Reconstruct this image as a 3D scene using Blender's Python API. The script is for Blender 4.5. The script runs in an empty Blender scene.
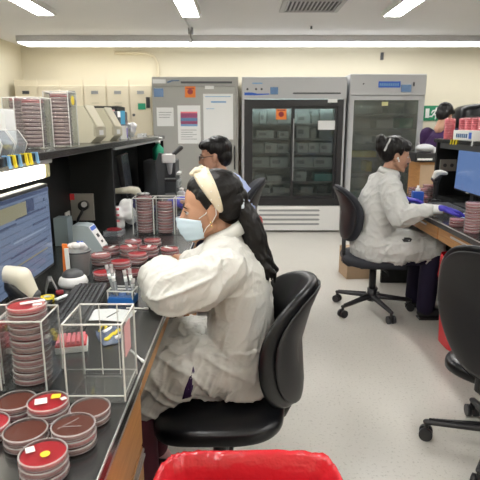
import bpy, bmesh, math, random
from mathutils import Vector, Matrix, noise
from mathutils.bvhtree import BVHTree
random.seed(7)
C = bpy.context.scene.collection
PI = math.pi
sc = bpy.context.scene
V = Vector

# ------------------------------------------------------------ materials
def mat(name, col, rough=.5, metal=0, spec=.5, bump=0, bscale=60, var=0, vscale=8, emit=None, estr=0, coat=0, sub=0):
    m = bpy.data.materials.new(name); m.use_nodes = True
    nt = m.node_tree; b = nt.nodes['Principled BSDF']
    b.inputs['Base Color'].default_value = (*col, 1)
    b.inputs['Roughness'].default_value = rough
    b.inputs['Metallic'].default_value = metal
    b.inputs['Specular IOR Level'].default_value = spec
    b.inputs['Coat Weight'].default_value = coat
    if sub:
        b.inputs['Subsurface Weight'].default_value = sub
        b.inputs['Subsurface Radius'].default_value = (.01, .004, .002)
    tc = nt.nodes.new('ShaderNodeTexCoord')
    if var:
        n = nt.nodes.new('ShaderNodeTexNoise'); n.inputs['Scale'].default_value = vscale; n.inputs['Detail'].default_value = 5
        nt.links.new(tc.outputs['Object'], n.inputs['Vector'])
        mx = nt.nodes.new('ShaderNodeMix'); mx.data_type = 'RGBA'
        mx.inputs[6].default_value = (*[c*(1-var) for c in col], 1)
        mx.inputs[7].default_value = (*[min(1, c*(1+var)) for c in col], 1)
        nt.links.new(n.outputs['Fac'], mx.inputs[0]); nt.links.new(mx.outputs[2], b.inputs['Base Color'])
    if bump:
        n = nt.nodes.new('ShaderNodeTexNoise'); n.inputs['Scale'].default_value = bscale; n.inputs['Detail'].default_value = 4
        nt.links.new(tc.outputs['Object'], n.inputs['Vector'])
        bp = nt.nodes.new('ShaderNodeBump'); bp.inputs['Strength'].default_value = bump; bp.inputs['Distance'].default_value = .004
        nt.links.new(n.outputs['Fac'], bp.inputs['Height']); nt.links.new(bp.outputs['Normal'], b.inputs['Normal'])
    if emit:
        b.inputs['Emission Color'].default_value = (*emit, 1); b.inputs['Emission Strength'].default_value = estr
    return m

def clear(name, col, alpha, rough=.08, gloss=.25):
    """thin clear plastic: mostly transparent, some diffuse haze and a sharp reflection"""
    m = bpy.data.materials.new(name); m.use_nodes = True
    nt = m.node_tree; nt.nodes.clear()
    out = nt.nodes.new('ShaderNodeOutputMaterial')
    tr = nt.nodes.new('ShaderNodeBsdfTransparent'); tr.inputs[0].default_value = (*[.6+.4*c for c in col], 1)
    df = nt.nodes.new('ShaderNodeBsdfDiffuse'); df.inputs[0].default_value = (*col, 1)
    gl = nt.nodes.new('ShaderNodeBsdfGlossy'); gl.inputs['Roughness'].default_value = rough
    m1 = nt.nodes.new('ShaderNodeMixShader'); m1.inputs[0].default_value = alpha
    nt.links.new(tr.outputs[0], m1.inputs[1]); nt.links.new(df.outputs[0], m1.inputs[2])
    lw = nt.nodes.new('ShaderNodeFresnel'); lw.inputs[0].default_value = 1.45
    mu = nt.nodes.new('ShaderNodeMath'); mu.operation = 'MULTIPLY_ADD'; mu.inputs[1].default_value = gloss*3; mu.inputs[2].default_value = 0
    mu.use_clamp = True
    nt.links.new(lw.outputs[0], mu.inputs[0])
    m2 = nt.nodes.new('ShaderNodeMixShader')
    nt.links.new(mu.outputs[0], m2.inputs[0]); nt.links.new(m1.outputs[0], m2.inputs[1]); nt.links.new(gl.outputs[0], m2.inputs[2])
    nt.links.new(m2.outputs[0], out.inputs[0])
    return m

def wood_mat(name, c1, c2):
    m = mat(name, c1, rough=.45)
    nt = m.node_tree; b = nt.nodes['Principled BSDF']
    tc = nt.nodes.new('ShaderNodeTexCoord'); mp = nt.nodes.new('ShaderNodeMapping')
    mp.inputs['Scale'].default_value = (14, 1.2, 14)
    nt.links.new(tc.outputs['Object'], mp.inputs[0])
    n = nt.nodes.new('ShaderNodeTexNoise'); n.inputs['Scale'].default_value = 3; n.inputs['Detail'].default_value = 8; n.inputs['Distortion'].default_value = 1.2
    nt.links.new(mp.outputs[0], n.inputs['Vector'])
    cr = nt.nodes.new('ShaderNodeValToRGB'); cr.color_ramp.elements[0].position = .3; cr.color_ramp.elements[1].position = .7
    cr.color_ramp.elements[0].color = (*c1, 1); cr.color_ramp.elements[1].color = (*c2, 1)
    nt.links.new(n.outputs['Fac'], cr.inputs[0]); nt.links.new(cr.outputs[0], b.inputs['Base Color'])
    return m

def floor_mat():
    m = mat('vinyl floor', (.6, .58, .53), rough=.3, spec=.4)
    nt = m.node_tree; b = nt.nodes['Principled BSDF']
    tc = nt.nodes.new('ShaderNodeTexCoord')
    n1 = nt.nodes.new('ShaderNodeTexNoise'); n1.inputs['Scale'].default_value = 1.3; n1.inputs['Detail'].default_value = 6
    n2 = nt.nodes.new('ShaderNodeTexVoronoi'); n2.inputs['Scale'].default_value = 90
    n3 = nt.nodes.new('ShaderNodeTexNoise'); n3.inputs['Scale'].default_value = 70; n3.inputs['Detail'].default_value = 3
    for n in (n1, n2, n3): nt.links.new(tc.outputs['Object'], n.inputs['Vector'])
    r1 = nt.nodes.new('ShaderNodeValToRGB'); r1.color_ramp.elements[0].color = (.52, .50, .45, 1); r1.color_ramp.elements[1].color = (.66, .64, .585, 1)
    nt.links.new(n1.outputs['Fac'], r1.inputs[0])
    r2 = nt.nodes.new('ShaderNodeValToRGB'); r2.color_ramp.elements[0].position = .30; r2.color_ramp.elements[1].position = .42
    r2.color_ramp.elements[0].color = (.55, .53, .50, 1); r2.color_ramp.elements[1].color = (1, 1, 1, 1)
    nt.links.new(n3.outputs['Fac'], r2.inputs[0])
    r3 = nt.nodes.new('ShaderNodeValToRGB'); r3.color_ramp.elements[0].position = .05; r3.color_ramp.elements[1].position = .16
    r3.color_ramp.elements[0].color = (.5, .47, .43, 1); r3.color_ramp.elements[1].color = (1, 1, 1, 1)
    nt.links.new(n2.outputs['Distance'], r3.inputs[0])
    a = nt.nodes.new('ShaderNodeMix'); a.data_type = 'RGBA'; a.blend_type = 'MULTIPLY'; a.inputs[0].default_value = .55
    nt.links.new(r1.outputs[0], a.inputs[6]); nt.links.new(r2.outputs[0], a.inputs[7])
    c = nt.nodes.new('ShaderNodeMix'); c.data_type = 'RGBA'; c.blend_type = 'MULTIPLY'; c.inputs[0].default_value = .5
    nt.links.new(a.outputs[2], c.inputs[6]); nt.links.new(r3.outputs[0], c.inputs[7])
    nt.links.new(c.outputs[2], b.inputs['Base Color'])
    return m

def fabric_mat(name, col, bump=.5, freq=26):
    m = mat(name, col, rough=.75, spec=.2)
    nt = m.node_tree; b = nt.nodes['Principled BSDF']
    tc = nt.nodes.new('ShaderNodeTexCoord'); mp = nt.nodes.new('ShaderNodeMapping'); mp.inputs['Scale'].default_value = (1, 1, 1.6); mp.inputs['Rotation'].default_value = (.3, .5, 0)
    nt.links.new(tc.outputs['Object'], mp.inputs[0])
    n = nt.nodes.new('ShaderNodeTexNoise'); n.noise_type = 'RIDGED_MULTIFRACTAL'; n.inputs['Scale'].default_value = freq; n.inputs['Detail'].default_value = 3; n.inputs['Distortion'].default_value = .6
    nt.links.new(mp.outputs[0], n.inputs['Vector'])
    bp = nt.nodes.new('ShaderNodeBump'); bp.inputs['Strength'].default_value = bump; bp.inputs['Distance'].default_value = .006
    nt.links.new(n.outputs['Fac'], bp.inputs['Height']); nt.links.new(bp.outputs['Normal'], b.inputs['Normal'])
    return m

M = {}
M['wall'] = mat('cream wall paint', (.72, .67, .53), .7, var=.02)
M['ceiling'] = mat('ceiling paint', (.82, .82, .83), .8, var=.03, vscale=1.5)
M['floor'] = floor_mat()
M['black_top'] = mat('black epoxy worktop', (.020, .021, .021), .24, spec=.8, var=.15, vscale=30)
M['black_panel'] = mat('black laminate', (.011, .012, .012), .5, spec=.35)
M['oak'] = wood_mat('oak front', (.36, .17, .055), (.50, .26, .095))
M['alu'] = mat('brushed aluminium', (.62, .62, .62), .35, .8)
M['chrome'] = mat('chrome', (.75, .75, .75), .15, 1)
M['leather'] = mat('black vinyl upholstery', (.006, .0065, .008), .30, spec=.38, bump=.10, bscale=220)
M['black_plastic'] = mat('black plastic', (.018, .018, .02), .4)
M['soft_black'] = mat('black fabric upholstery', (.02, .022, .03), .75, bump=.3, bscale=400)
M['dark_grey'] = mat('dark grey plastic', (.07, .075, .08), .45)
M['grey'] = mat('mid grey plastic', (.30, .31, .31), .5)
M['light_grey'] = mat('light grey enamel', (.50, .51, .52), .4)
M['strip_housing'] = mat('strip housing', (.66, .66, .68), .5)
M['fridge_grey'] = mat('grey freezer enamel', (.36, .36, .335), .4)
M['white'] = mat('white plastic', (.80, .80, .78), .4)
M['paper'] = mat('white paper', (.78, .79, .78), .8)
M['cream'] = mat('cream metal locker', (.74, .67, .51), .5)
M['beige'] = mat('beige plastic bin', (.52, .49, .37), .5)
M['beige_dark'] = mat('darker beige plastic', (.36, .34, .25), .5)
M['scanner'] = mat('ivory plastic', (.70, .66, .54), .4)
M['scanner_white'] = mat('white scanner shell', (.75, .74, .68), .4)
M['yellow'] = mat('yellow plastic', (.85, .66, .02), .5)
M['orange'] = mat('orange', (.80, .22, .04), .6)
M['blue'] = mat('blue plastic', (.03, .12, .55), .45)
M['blue_rack'] = mat('rack blue', (.015, .15, .52), .4)
M['blue_soft'] = mat('pale blue plastic', (.18, .38, .62), .45)
M['glove'] = mat('violet blue nitrile', (.065, .05, .50), .42)
M['green'] = mat('green plastic', (.01, .30, .16), .5)
M['sign_green'] = mat('safety green', (.01, .22, .10), .5)
M['red'] = mat('red liner plastic', (.58, .018, .028), .24, spec=.7, bump=.7, bscale=9)
M['red_flat'] = mat('red plastic', (.68, .04, .05), .45)
M['pink'] = mat('pink plastic', (.80, .20, .24), .5)
M['pale_pink'] = mat('pale pink paper', (.75, .42, .42), .6)
M['brown_card'] = mat('brown cardboard', (.42, .30, .19), .8, var=.1)
M['dark_red'] = mat('dark red', (.26, .02, .03), .5)
M['agar_red'] = mat('blood agar', (.46, .006, .018), .3, spec=.25)
M['agar_dark'] = mat('dark blood agar', (.22, .008, .014), .3, spec=.25)
M['agar_brown'] = mat('chocolate agar', (.125, .032, .018), .25, spec=.3)
M['agar_shelf'] = mat('dark shelf agar', (.045, .018, .018), .4)  # much darker than the red agar in each shelf tower's top plate
M['agar_pink'] = mat('pink agar', (.50, .09, .11), .3)
M['lid'] = clear('petri lid plastic', (.9, .85, .85),   .02, .04, .16)
M['rim'] = clear('petri rim plastic', (.80, .64, .64), .20, .15, .25)
M['rim_line'] = clear('petri bright edge', (.92, .85, .84), .36, .15, .3)
M['rim_faint'] = clear('petri base plastic', (.8, .55, .55), .08, .15, .2)
M['acrylic'] = clear('clear acrylic', (.85, .88, .88), .03, .05, .12)
M['acrylic_edge'] = clear('acrylic edge', (.93, .92, .88), .60, .2, .2)
M['bin_clear'] = clear('clear bin plastic', (.78, .82, .86), .16, .1, .22)
M['tube_clear'] = clear('clear tube', (.85, .88, .90), .30, .1, .4)
M['glass'] = clear('fridge glass', (.3, .35, .33), .06, .03, .30)
M['glass3'] = clear('tinted fridge glass', (.30, .33, .30), .22, .05, .35)
M['sheen_bag'] = clear('plastic bag', (.88, .86, .86), .7, .2, .3)
M['coat'] = fabric_mat('white lab coat', (.60, .595, .555), .42, 26)
M['coat2'] = fabric_mat('white lab coat crumpled', (.60, .605, .585), .4, 22)
M['scrub_blue'] = fabric_mat('pale blue scrubs', (.42, .50, .78), .25)
M['scrub_purple'] = fabric_mat('dark purple scrubs', (.045, .02, .075), .25)
M['scrub_navy'] = fabric_mat('navy trousers', (.018, .014, .035), .25)
M['skin'] = mat('skin warm', (.48, .255, .155), .5, sub=.08, var=.05, vscale=20)
M['skin2'] = mat('skin light brown', (.46, .25, .165), .5, sub=.08, var=.05, vscale=20)
M['hair'] = mat('black hair', (.006, .005, .005), .42, spec=.3, bump=.3, bscale=120)
M['lips'] = mat('lips', (.38, .12, .10), .45)
M['eye_white'] = mat('eye white', (.65, .62, .60), .3)
M['iris'] = mat('dark iris', (.02, .012, .01), .15)
M['mask'] = fabric_mat('pale blue surgical mask', (.56, .68, .76), .2)
M['strap'] = mat('white elastic', (.8, .8, .8), .7)
M['headband'] = mat('cream satin', (.72, .63, .47), .5, bump=.2, bscale=60)
M['pearl'] = mat('pearl', (.85, .82, .74), .2)
M['gold'] = mat('gold', (.8, .6, .3), .25, 1)
M['tube_light'] = mat('fluorescent diffuser', (1, 1, 1), .5, emit=(1, .985, .96), estr=15)
M['strip_light'] = mat('strip diffuser', (1, 1, 1), .5, emit=(1, .99, .97), estr=3.0)
M['task_light'] = mat('task lamp diffuser', (1, 1, 1), .5, emit=(1, .95, .78), estr=3)
M['screen'] = mat('screen glass', (.01, .012, .016), .15)
M['dial'] = mat('display', (.05, .08, .13), .25, emit=(.10, .18, .30), estr=.25)
M['socket_plate'] = mat('steel plate', (.42, .40, .36), .4, .4)
M['rust'] = mat('striped poster purple', (.30, .07, .16), .6)
M['teal'] = mat('teal box', (.10, .36, .36), .6)
M['box_white'] = mat('white reagent carton', (.52, .55, .55), .7)
M['box_grey'] = mat('grey reagent carton', (.34, .37, .37), .7)

for n_ in M['red'].node_tree.nodes:
    if n_.type == 'BUMP': n_.inputs['Distance'].default_value = .02
def screen_mat(name, bg, bar, strength, rows):
    """desktop screen: rows of text drawn with a brick pattern on a lit ground"""
    m = mat(name, (.01, .01, .012), .2)
    nt = m.node_tree; b = nt.nodes['Principled BSDF']
    tc = nt.nodes.new('ShaderNodeTexCoord'); mp = nt.nodes.new('ShaderNodeMapping')
    mp.inputs['Rotation'].default_value = (PI/2, 0, 0)
    nt.links.new(tc.outputs['Object'], mp.inputs[0])
    w = nt.nodes.new('ShaderNodeTexBrick'); w.inputs['Scale'].default_value = 1
    w.inputs['Brick Width'].default_value = .16; w.inputs['Row Height'].default_value = rows; w.inputs['Mortar Size'].default_value = rows*.42
    w.inputs['Color1'].default_value = (*bar, 1); w.inputs['Color2'].default_value = (*[c*1.2 for c in bar], 1); w.inputs['Mortar'].default_value = (*bg, 1)
    w.inputs['Bias'].default_value = 0
    nt.links.new(mp.outputs[0], w.inputs['Vector'])
    nt.links.new(w.outputs['Color'], b.inputs['Emission Color']); b.inputs['Emission Strength'].default_value = strength
    return m
M['screen_form'] = screen_mat('screen form', (.085, .115, .175), (.05, .07, .11), .55, .022)
M['screen_bar'] = mat('screen dark bar', (.01, .01, .01), .2, emit=(.02, .03, .06), estr=.7)
M['screen_pale'] = mat('screen pale bar', (.01, .01, .01), .2, emit=(.16, .20, .27), estr=.5)
M['screen_tan'] = mat('screen tan block', (.01, .01, .01), .2, emit=(.17, .16, .10), estr=.5)
M['screen_blue'] = mat('screen blue', (.01, .01, .012), .2, emit=(.075, .13, .27), estr=.55)
M['screen_off'] = mat('dark screen', (.05, .06, .075), .25)

# ------------------------------------------------------------ mesh builder
class MB:
    def __init__(s): s.bm = bmesh.new(); s.M = Matrix.Identity(4)
    def _fin(s, vs, fs, mi):
        for v in vs: v.co = s.M @ v.co
        for f in fs: f.material_index = mi
    def grid(s, rings, mi=0, closed=True, cap=True, smooth=True):
        R = [[s.bm.verts.new(s.M @ V(p)) for p in r] for r in rings]
        n = len(R[0])
        for a, b in zip(R, R[1:]):
            for i in range(n if closed else n-1):
                j = (i+1) % n
                try:
                    f = s.bm.faces.new((a[i], a[j], b[j], b[i])); f.material_index = mi; f.smooth = smooth
                except ValueError: pass
        if cap and closed:
            for r in (R[0][::-1], R[-1]):
                try: f = s.bm.faces.new(r); f.material_index = mi
                except ValueError: pass
        return R
    def box(s, x0, x1, y0, y1, z0, z1, mi=0, bev=0):
        r = bmesh.ops.create_cube(s.bm, size=1)
        vs = r['verts']
        for v in vs: v.co = V(((x0+x1)/2+v.co.x*(x1-x0), (y0+y1)/2+v.co.y*(y1-y0), (z0+z1)/2+v.co.z*(z1-z0)))
        fs = list({f for v in vs for f in v.link_faces})
        if bev:
            es = list({e for v in vs for e in v.link_edges})
            rr = bmesh.ops.bevel(s.bm, geom=es, offset=bev, segments=2, affect='EDGES', profile=.6)
            vs = list({v for f in rr['faces'] for v in f.verts} | {v for v in vs if v.is_valid})
            fs = list({f for v in vs for f in v.link_faces})
        s._fin(vs, fs, mi); return s
    def cyl(s, c, r, h, mi=0, n=24, r2=None, axis='Z', smooth=True):
        r2 = r if r2 is None else r2
        rings = []
        for z, q in ((0, r), (h, r2)):
            ring = []
            for i in range(n):
                a = 2*PI*i/n; x, y = q*math.cos(a), q*math.sin(a)
                p = {'Z': (x, y, z), 'X': (z, x, y), 'Y': (y, z, x)}[axis]
                ring.append((c[0]+p[0], c[1]+p[1], c[2]+p[2]))
            rings.append(ring)
        s.grid(rings, mi, smooth=smooth); return s
    def lathe(s, prof, c=(0, 0, 0), mi=0, n=28, cap=False):
        s.grid([[(c[0]+r*math.cos(2*PI*i/n), c[1]+r*math.sin(2*PI*i/n), c[2]+z) for i in range(n)] for r, z in prof], mi, cap=cap); return s
    def tube(s, pts, r, mi=0, n=8, flat=None):
        pts = [V(p) for p in pts]; rs = r if isinstance(r, (list, tuple)) else [r]*len(pts)
        rings = []; up = None
        for i, p in enumerate(pts):
            t = (pts[min(i+1, len(pts)-1)]-pts[max(i-1, 0)]).normalized()
            if up is None: up = t.orthogonal().normalized()
            up = (up - t*up.dot(t))
            up = t.orthogonal().normalized() if up.length < 1e-5 else up.normalized()
            w = t.cross(up)
            rings.append([p+(up*math.cos(2*PI*k/n)+w*math.sin(2*PI*k/n))*rs[i] for k in range(n)])
        s.grid(rings, mi); return s
    def cap(s, p0, p1, r0, r1, mi=0, n=18, flat=None):
        """capsule with rounded ends; flat=(axis, factor) squashes it along an axis"""
        p0, p1 = V(p0), V(p1); d = p1-p0; L = d.length
        t = d.normalized() if L > 1e-6 else V((0, 0, 1)); up = t.orthogonal().normalized(); w = t.cross(up)
        prof = [(p0-t*r0*math.cos(a), r0*math.sin(a)) for a in [PI/2*k/5 for k in range(6)]]
        prof += [(p1+t*r1*math.sin(a), r1*math.cos(a)) for a in [PI/2*k/5 for k in range(6)]]
        rings = []
        for c, r in prof:
            r = max(r, 1e-4); ring = []
            for k in range(n):
                p = c+(up*math.cos(2*PI*k/n)+w*math.sin(2*PI*k/n))*r
                if flat:
                    ax, f = V(flat[0]).normalized(), flat[1]
                    tt = min(max((p-p0).dot(t), -r0), L+r1); q = p0+t*min(max(tt, 0), L)
                    p = p+ax*((p-q).dot(ax)*(f-1))
                ring.append(p)
            rings.append(ring)
        s.grid(rings, mi); return s
    def ell(s, c, r, mi=0, n=20, m=12, rot=None):
        c = V(c); Rm = rot.to_matrix() if rot is not None else Matrix.Identity(3)
        rings = []
        for j in range(m+1):
            a = -PI/2+PI*j/m; q = max(math.cos(a), 1e-3)
            rings.append([c+Rm @ V((r[0]*q*math.cos(2*PI*i/n), r[1]*q*math.sin(2*PI*i/n), r[2]*math.sin(a))) for i in range(n)])
        s.grid(rings, mi); return s
    def loft(s, secs, mi=0, n=32, cap=True, e=1.0):
        """stack of horizontal ellipses: (cx,cy,cz,rx,ry)"""
        rings = []
        for cx, cy, cz, rx, ry in secs:
            ring = []
            for i in range(n):
                a = 2*PI*i/n; ca, sa = math.cos(a), math.sin(a)
                ring.append((cx+rx*abs(ca)**e*math.copysign(1, ca), cy+ry*abs(sa)**e*math.copysign(1, sa), cz))
            rings.append(ring)
        s.grid(rings, mi, cap=cap); return s
    def sup(s, a, b, c, e1=.5, e2=.6, mi=0, n=40, m=16, fn=None):
        """superellipsoid cushion, bent by fn"""
        f = lambda v, e: math.copysign(abs(v)**e, v)
        rings = []
        for j in range(m+1):
            t = -PI/2+PI*j/m; ct = max(math.cos(t), 1e-4)
            ring = []
            for i in range(n):
                u = 2*PI*i/n
                p = V((a*f(ct, e1)*f(math.cos(u), e2), b*f(ct, e1)*f(math.sin(u), e2), c*f(math.sin(t), e1)))
                ring.append(fn(p) if fn else p)
            rings.append(ring)
        s.grid(rings, mi); return s
    def prism(s, poly, y0, y1, mi=0, plane='XZ'):
        P = {'XZ': lambda a, b, t: (a, t, b), 'YZ': lambda a, b, t: (t, a, b), 'XY': lambda a, b, t: (a, b, t)}[plane]
        s.grid([[P(a, b, y0) for a, b in poly], [P(a, b, y1) for a, b in poly]], mi, smooth=False); return s
    def build(s, name, mats, parent=None, recalc=True):
        if recalc: bmesh.ops.recalc_face_normals(s.bm, faces=s.bm.faces)
        me = bpy.data.meshes.new(name); s.bm.to_mesh(me); s.bm.free()
        for m in (mats if isinstance(mats, (list, tuple)) else [mats]): me.materials.append(M[m] if isinstance(m, str) else m)
        o = bpy.data.objects.new(name, me); C.objects.link(o)
        if parent is not None: o.parent = parent
        return o

def tag(o, label=None, cat=None, group=None, kind=None):
    if label: o['label'] = label
    if cat: o['category'] = cat
    if group: o['group'] = group
    if kind: o['kind'] = kind
    return o
def thing(name, label, cat, loc=(0, 0, 0), rz=0, group=None):
    o = bpy.data.objects.new(name, None); C.objects.link(o); o.location = loc; o.rotation_euler = (0, 0, rz)
    o.empty_display_size = .05
    return tag(o, label, cat, group)
def copy_tree(o, parent=None):
    c = o.copy(); C.objects.link(c)
    if parent is not None: c.parent = parent
    for ch in list(o.children): copy_tree(ch, c)
    return c
def struct(name, mb, m): return tag(mb.build(name, m), kind='structure')

def remeshed(mb, name, m, parent, voxel=.006, it=6, fac=.5, disp=None):
    me = bpy.data.meshes.new('tmp'); bmesh.ops.recalc_face_normals(mb.bm, faces=mb.bm.faces); mb.bm.to_mesh(me); mb.bm.free()
    t = bpy.data.objects.new('tmp', me); C.objects.link(t)
    r = t.modifiers.new('r', 'REMESH'); r.mode = 'VOXEL'; r.voxel_size = voxel; r.use_smooth_shade = True
    if it:
        q = t.modifiers.new('s', 'SMOOTH'); q.factor = fac; q.iterations = it
    dg = bpy.context.evaluated_depsgraph_get()
    out = bpy.data.meshes.new_from_object(t.evaluated_get(dg))
    bpy.data.objects.remove(t); bpy.data.meshes.remove(me)
    if disp:
        ns = [v.normal.copy() for v in out.vertices]
        for v, nn in zip(out.vertices, ns): v.co += disp(v.co, nn)
    out.name = name; out.materials.clear()
    for k in (m if isinstance(m, (list, tuple)) else [m]): out.materials.append(M[k])
    for p in out.polygons: p.use_smooth = True; p.material_index = 0
    o = bpy.data.objects.new(name, out); C.objects.link(o)
    if parent is not None: o.parent = parent
    return o

ORD = ['topmost', 'second from the top', 'third from the top', 'fourth from the top', 'fifth from the top', 'sixth from the top', 'seventh from the top',
       'eighth from the top', 'ninth from the top', 'tenth from the top', 'eleventh from the top', 'twelfth from the top', 'thirteenth from the top', 'fourteenth from the top',
       'fifteenth from the top', 'sixteenth from the top', 'seventeenth from the top', 'eighteenth from the top']
B = .82    # worktop height
# ============================================================ ROOM
XL, XR, YF, YB, ZC = -3.07, 4.6, -2.6, 7.55, 2.5
struct('floor', MB().box(XL-.1, XR+.1, YF-.1, YB+.1, -.1, 0), 'floor')
struct('ceiling', MB().box(XL-.1, XR+.1, YF-.1, YB+.1, ZC, ZC+.1), 'ceiling')
struct('wall_back', MB().box(XL-.1, XR+.1, YB, YB+.1, 0, ZC), 'wall')
struct('wall_front', MB().box(XL-.1, XR+.1, YF-.1, YF, 0, ZC), 'wall')
struct('wall_left', MB().box(XL-.1, XL, YF, YB, 0, ZC), 'wall')
struct('wall_right', MB().box(XR, XR+.1, YF, YB, 0, ZC), 'wall')
struct('baseboard_back', MB().box(XL, XR, YB-.012, YB, 0, .1), 'dark_grey')

# ceiling luminaires running away from the camera (three in view, the same rows carry on over the camera)
def luminaire(x0, x1, y0, y1, label, group=None):
    t = thing('ceiling_light', label, 'light', ((x0+x1)/2, (y0+y1)/2, ZC), group=group)
    hx, hy = (x1-x0)/2, (y1-y0)/2
    f = MB(); f.box(-hx-.02, -hx, -hy-.02, hy+.02, -.05, -.001); f.box(hx, hx+.02, -hy-.02, hy+.02, -.05, -.001)
    f.box(-hx, hx, -hy-.02, -hy, -.05, -.001); f.box(-hx, hx, hy, hy+.02, -.05, -.001)
    f.build('frame', 'white', t)
    MB().box(-hx, hx, -hy, hy, -.044, -.012).build('diffuser', 'tube_light', t)
    return t
luminaire(-1.95, -1.79, 4.0, 5.27, 'left bright ceiling light panel, above the wall lockers')
luminaire(-.56, -.40, 4.0, 5.36, 'middle bright ceiling light panel beside the thin conduit')
luminaire(1.40, 1.56, 4.0, 5.33, 'right bright ceiling light panel beside the air vent')
for x in (-1.87, -.48, 1.48, 3.2):
    for y in (-.9, 1.6):
        luminaire(x-.08, x+.08, y-.62, y+.62, 'ceiling light panel in the rows over the aisle nearer the camera', 'ceiling lights over the near half of the room')
luminaire(3.12, 3.28, 4.0, 5.3, 'ceiling light panel over the far right benches')

t = thing('strip_light', 'long white strip light spanning the room in front of the back wall', 'light', (.85, 6.86, ZC))
MB().box(-3.62, 3.7, -.17, .17, -.075, -.001).build('housing', 'strip_housing', t)
MB().box(-3.60, 3.68, -.165, .165, -.086, -.0755).build('diffuser', 'strip_light', t)

t = thing('ceiling_vent', 'grey louvred air vent in the ceiling near the right light', 'vent', (.66, 5.05, ZC))
f = MB(); f.box(-.28, .28, -.25, -.21, -.02, -.001); f.box(-.28, .28, .21, .25, -.02, -.001); f.box(-.28, -.24, -.21, .21, -.02, -.001); f.box(.24, .28, -.21, .21, -.02, -.001)
f.build('frame', 'light_grey', t)
MB().box(-.24, .24, -.21, .21, -.004, -.001).build('backing', 'dark_grey', t)
s_ = MB()
for i in range(13):
    x = -.225+i*.0375; s_.prism([(x-.012, -.018), (x-.009, -.019), (x+.014, -.005), (x+.011, -.004)], -.21, .21)
s_.build('louvres', 'light_grey', t)
t = thing('conduit', 'thin grey conduit pipe running along the ceiling to a small hook', 'pipe', (-.56, 5.5, ZC))
MB().tube([(0, -1.6, -.02), (0, .6, -.02), (.0, .66, -.025)], .011).build('pipe', 'light_grey', t)
m = MB(); m.cyl((0, .66, -.075), .03, .07); m.tube([(0, .66, -.07), (.0, .66, -.11), (.02, .67, -.14), (.0, .67, -.17), (-.02, .67, -.15)], .009); m.build('junction', 'grey', t)
t = tag(MB().tube([(-1.75, YB-.03, 2.40), (-1.32, YB-.03, 2.40), (-1.2, YB-.03, 2.36), (-1.15, YB-.03, 2.26), (-1.15, YB-.03, 1.9)], .02, n=10).build('wall_conduit', 'cream'),
        'bent cream conduit on the back wall beside the grey freezer', 'pipe')
t = tag(MB().box(-.02, .02, -.03, 0, -.05, .05, bev=.004).build('wall_sensor', 'dark_grey'), 'tiny dark sensor high on the back wall above the right fridge', 'sensor')
t.location = (1.99, YB, 2.36)
t = tag(MB().cyl((0, 0, -.03), .012, .03).build('sprinkler_head', 'dark_grey'), 'small dark sprinkler head below the ceiling beside the vent', 'sprinkler')
t.location = (.80, 6.1, ZC)
t = thing('ceiling_unit', 'rounded grey ceiling unit cut by the right edge of the picture', 'air conditioner', (3.9, 6.15, ZC))
MB().box(-.95, .6, -.3, .3, -.22, -.001, bev=.06).build('housing', 'light_grey', t)
MB().box(-.9, .55, -.305, -.299, -.07, -.06).build('slot', 'dark_grey', t)

# poster on the left wall
t = thing('wall_poster', 'poster with red header and blue border on the left wall', 'poster', (XL, 6.05, 1.97))
MB().box(.002, .012, -.35, .40, -.38, .34).build('sheet', 'paper', t)
MB().box(.012, .014, -.35, .40, .26, .34).build('header', 'dark_red', t)
MB().box(.012, .014, .36, .40, -.38, .26).build('border', 'blue_soft', t)

# green exit sign
t = thing('exit_sign', 'green safety sign with a white running figure on the back wall', 'sign', (2.76, YB, 1.59))
MB().box(-.13, .13, -.012, -.001, -.11, .10).build('plate', 'sign_green', t)
m = MB(); y0, y1 = -.015, -.012
m.box(-.10, -.045, y0, y1, -.07, .06)
m.M = Matrix.Translation((.025, 0, 0)); m.cyl((.03, y0, .062), .016, .003, axis='Y', n=12)
for a, b in [((.02, .04), (0, -.01)), ((.0, -.01), (.03, -.045)), ((.03, -.045), (.02, -.085)), ((0, -.01), (-.03, -.05)), ((-.03, -.05), (-.06, -.05)), ((.02, .035), (.055, .01)), ((.02, .035), (-.02, .03)), ((-.02, .03), (-.035, .0))]:
    m.cap((a[0], -.0135, a[1]), (b[0], -.0135, b[1]), .011, .009, n=8, flat=((0, 1, 0), .15))
m.build('running_figure', 'white', t)

# wall lockers
LK = ['leftmost of the six cream lockers, against the left corner', 'second cream locker from the left corner, behind the racks', 'third cream locker from the left corner',
      'third cream locker counting from the grey freezer, dark lock', 'cream locker one away from the grey freezer, with stickers', 'cream locker beside the grey freezer, with magnets and photo']
for i in range(6):
    x0 = -2.98+i*.303
    t = thing('locker', LK[i], 'locker', (x0+.15, 7.24, 0), group='cream lockers along the back wall')
    MB().box(-.15, .15, -.22, .28, 0, 2.0).build('body', 'cream', t)
    d = MB().box(-.14, .14, -.235, -.22, .06, 1.93, bev=.004).build('door', 'cream', t)
    MB().box(-.045, .045, -.24, -.235, 1.82, 1.86).build('name_plate', 'grey' if i else 'dark_grey', d)
    MB().cyl((-.10, -.25, 1.55), .018, .015, axis='Y', n=14).build('lock', 'dark_grey', d)
    v = MB()
    for k in range(3): v.box(-.05, .05, -.238, -.235, 1.70-k*.035, 1.708-k*.035)
    v.build('vent_slots', 'beige', d)
    if i == 4:
        MB().box(-.09, -.03, -.24, -.235, 1.60, 1.66).build('sticker', 'pale_pink', d)
    if i == 5:
        MB().box(-.04, .06, -.24, -.235, 1.62, 1.70).build('photo', 'green', d); MB().box(.07, .12, -.25, -.235, 1.64, 1.78).build('magnet', 'black_plastic', d)

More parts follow.
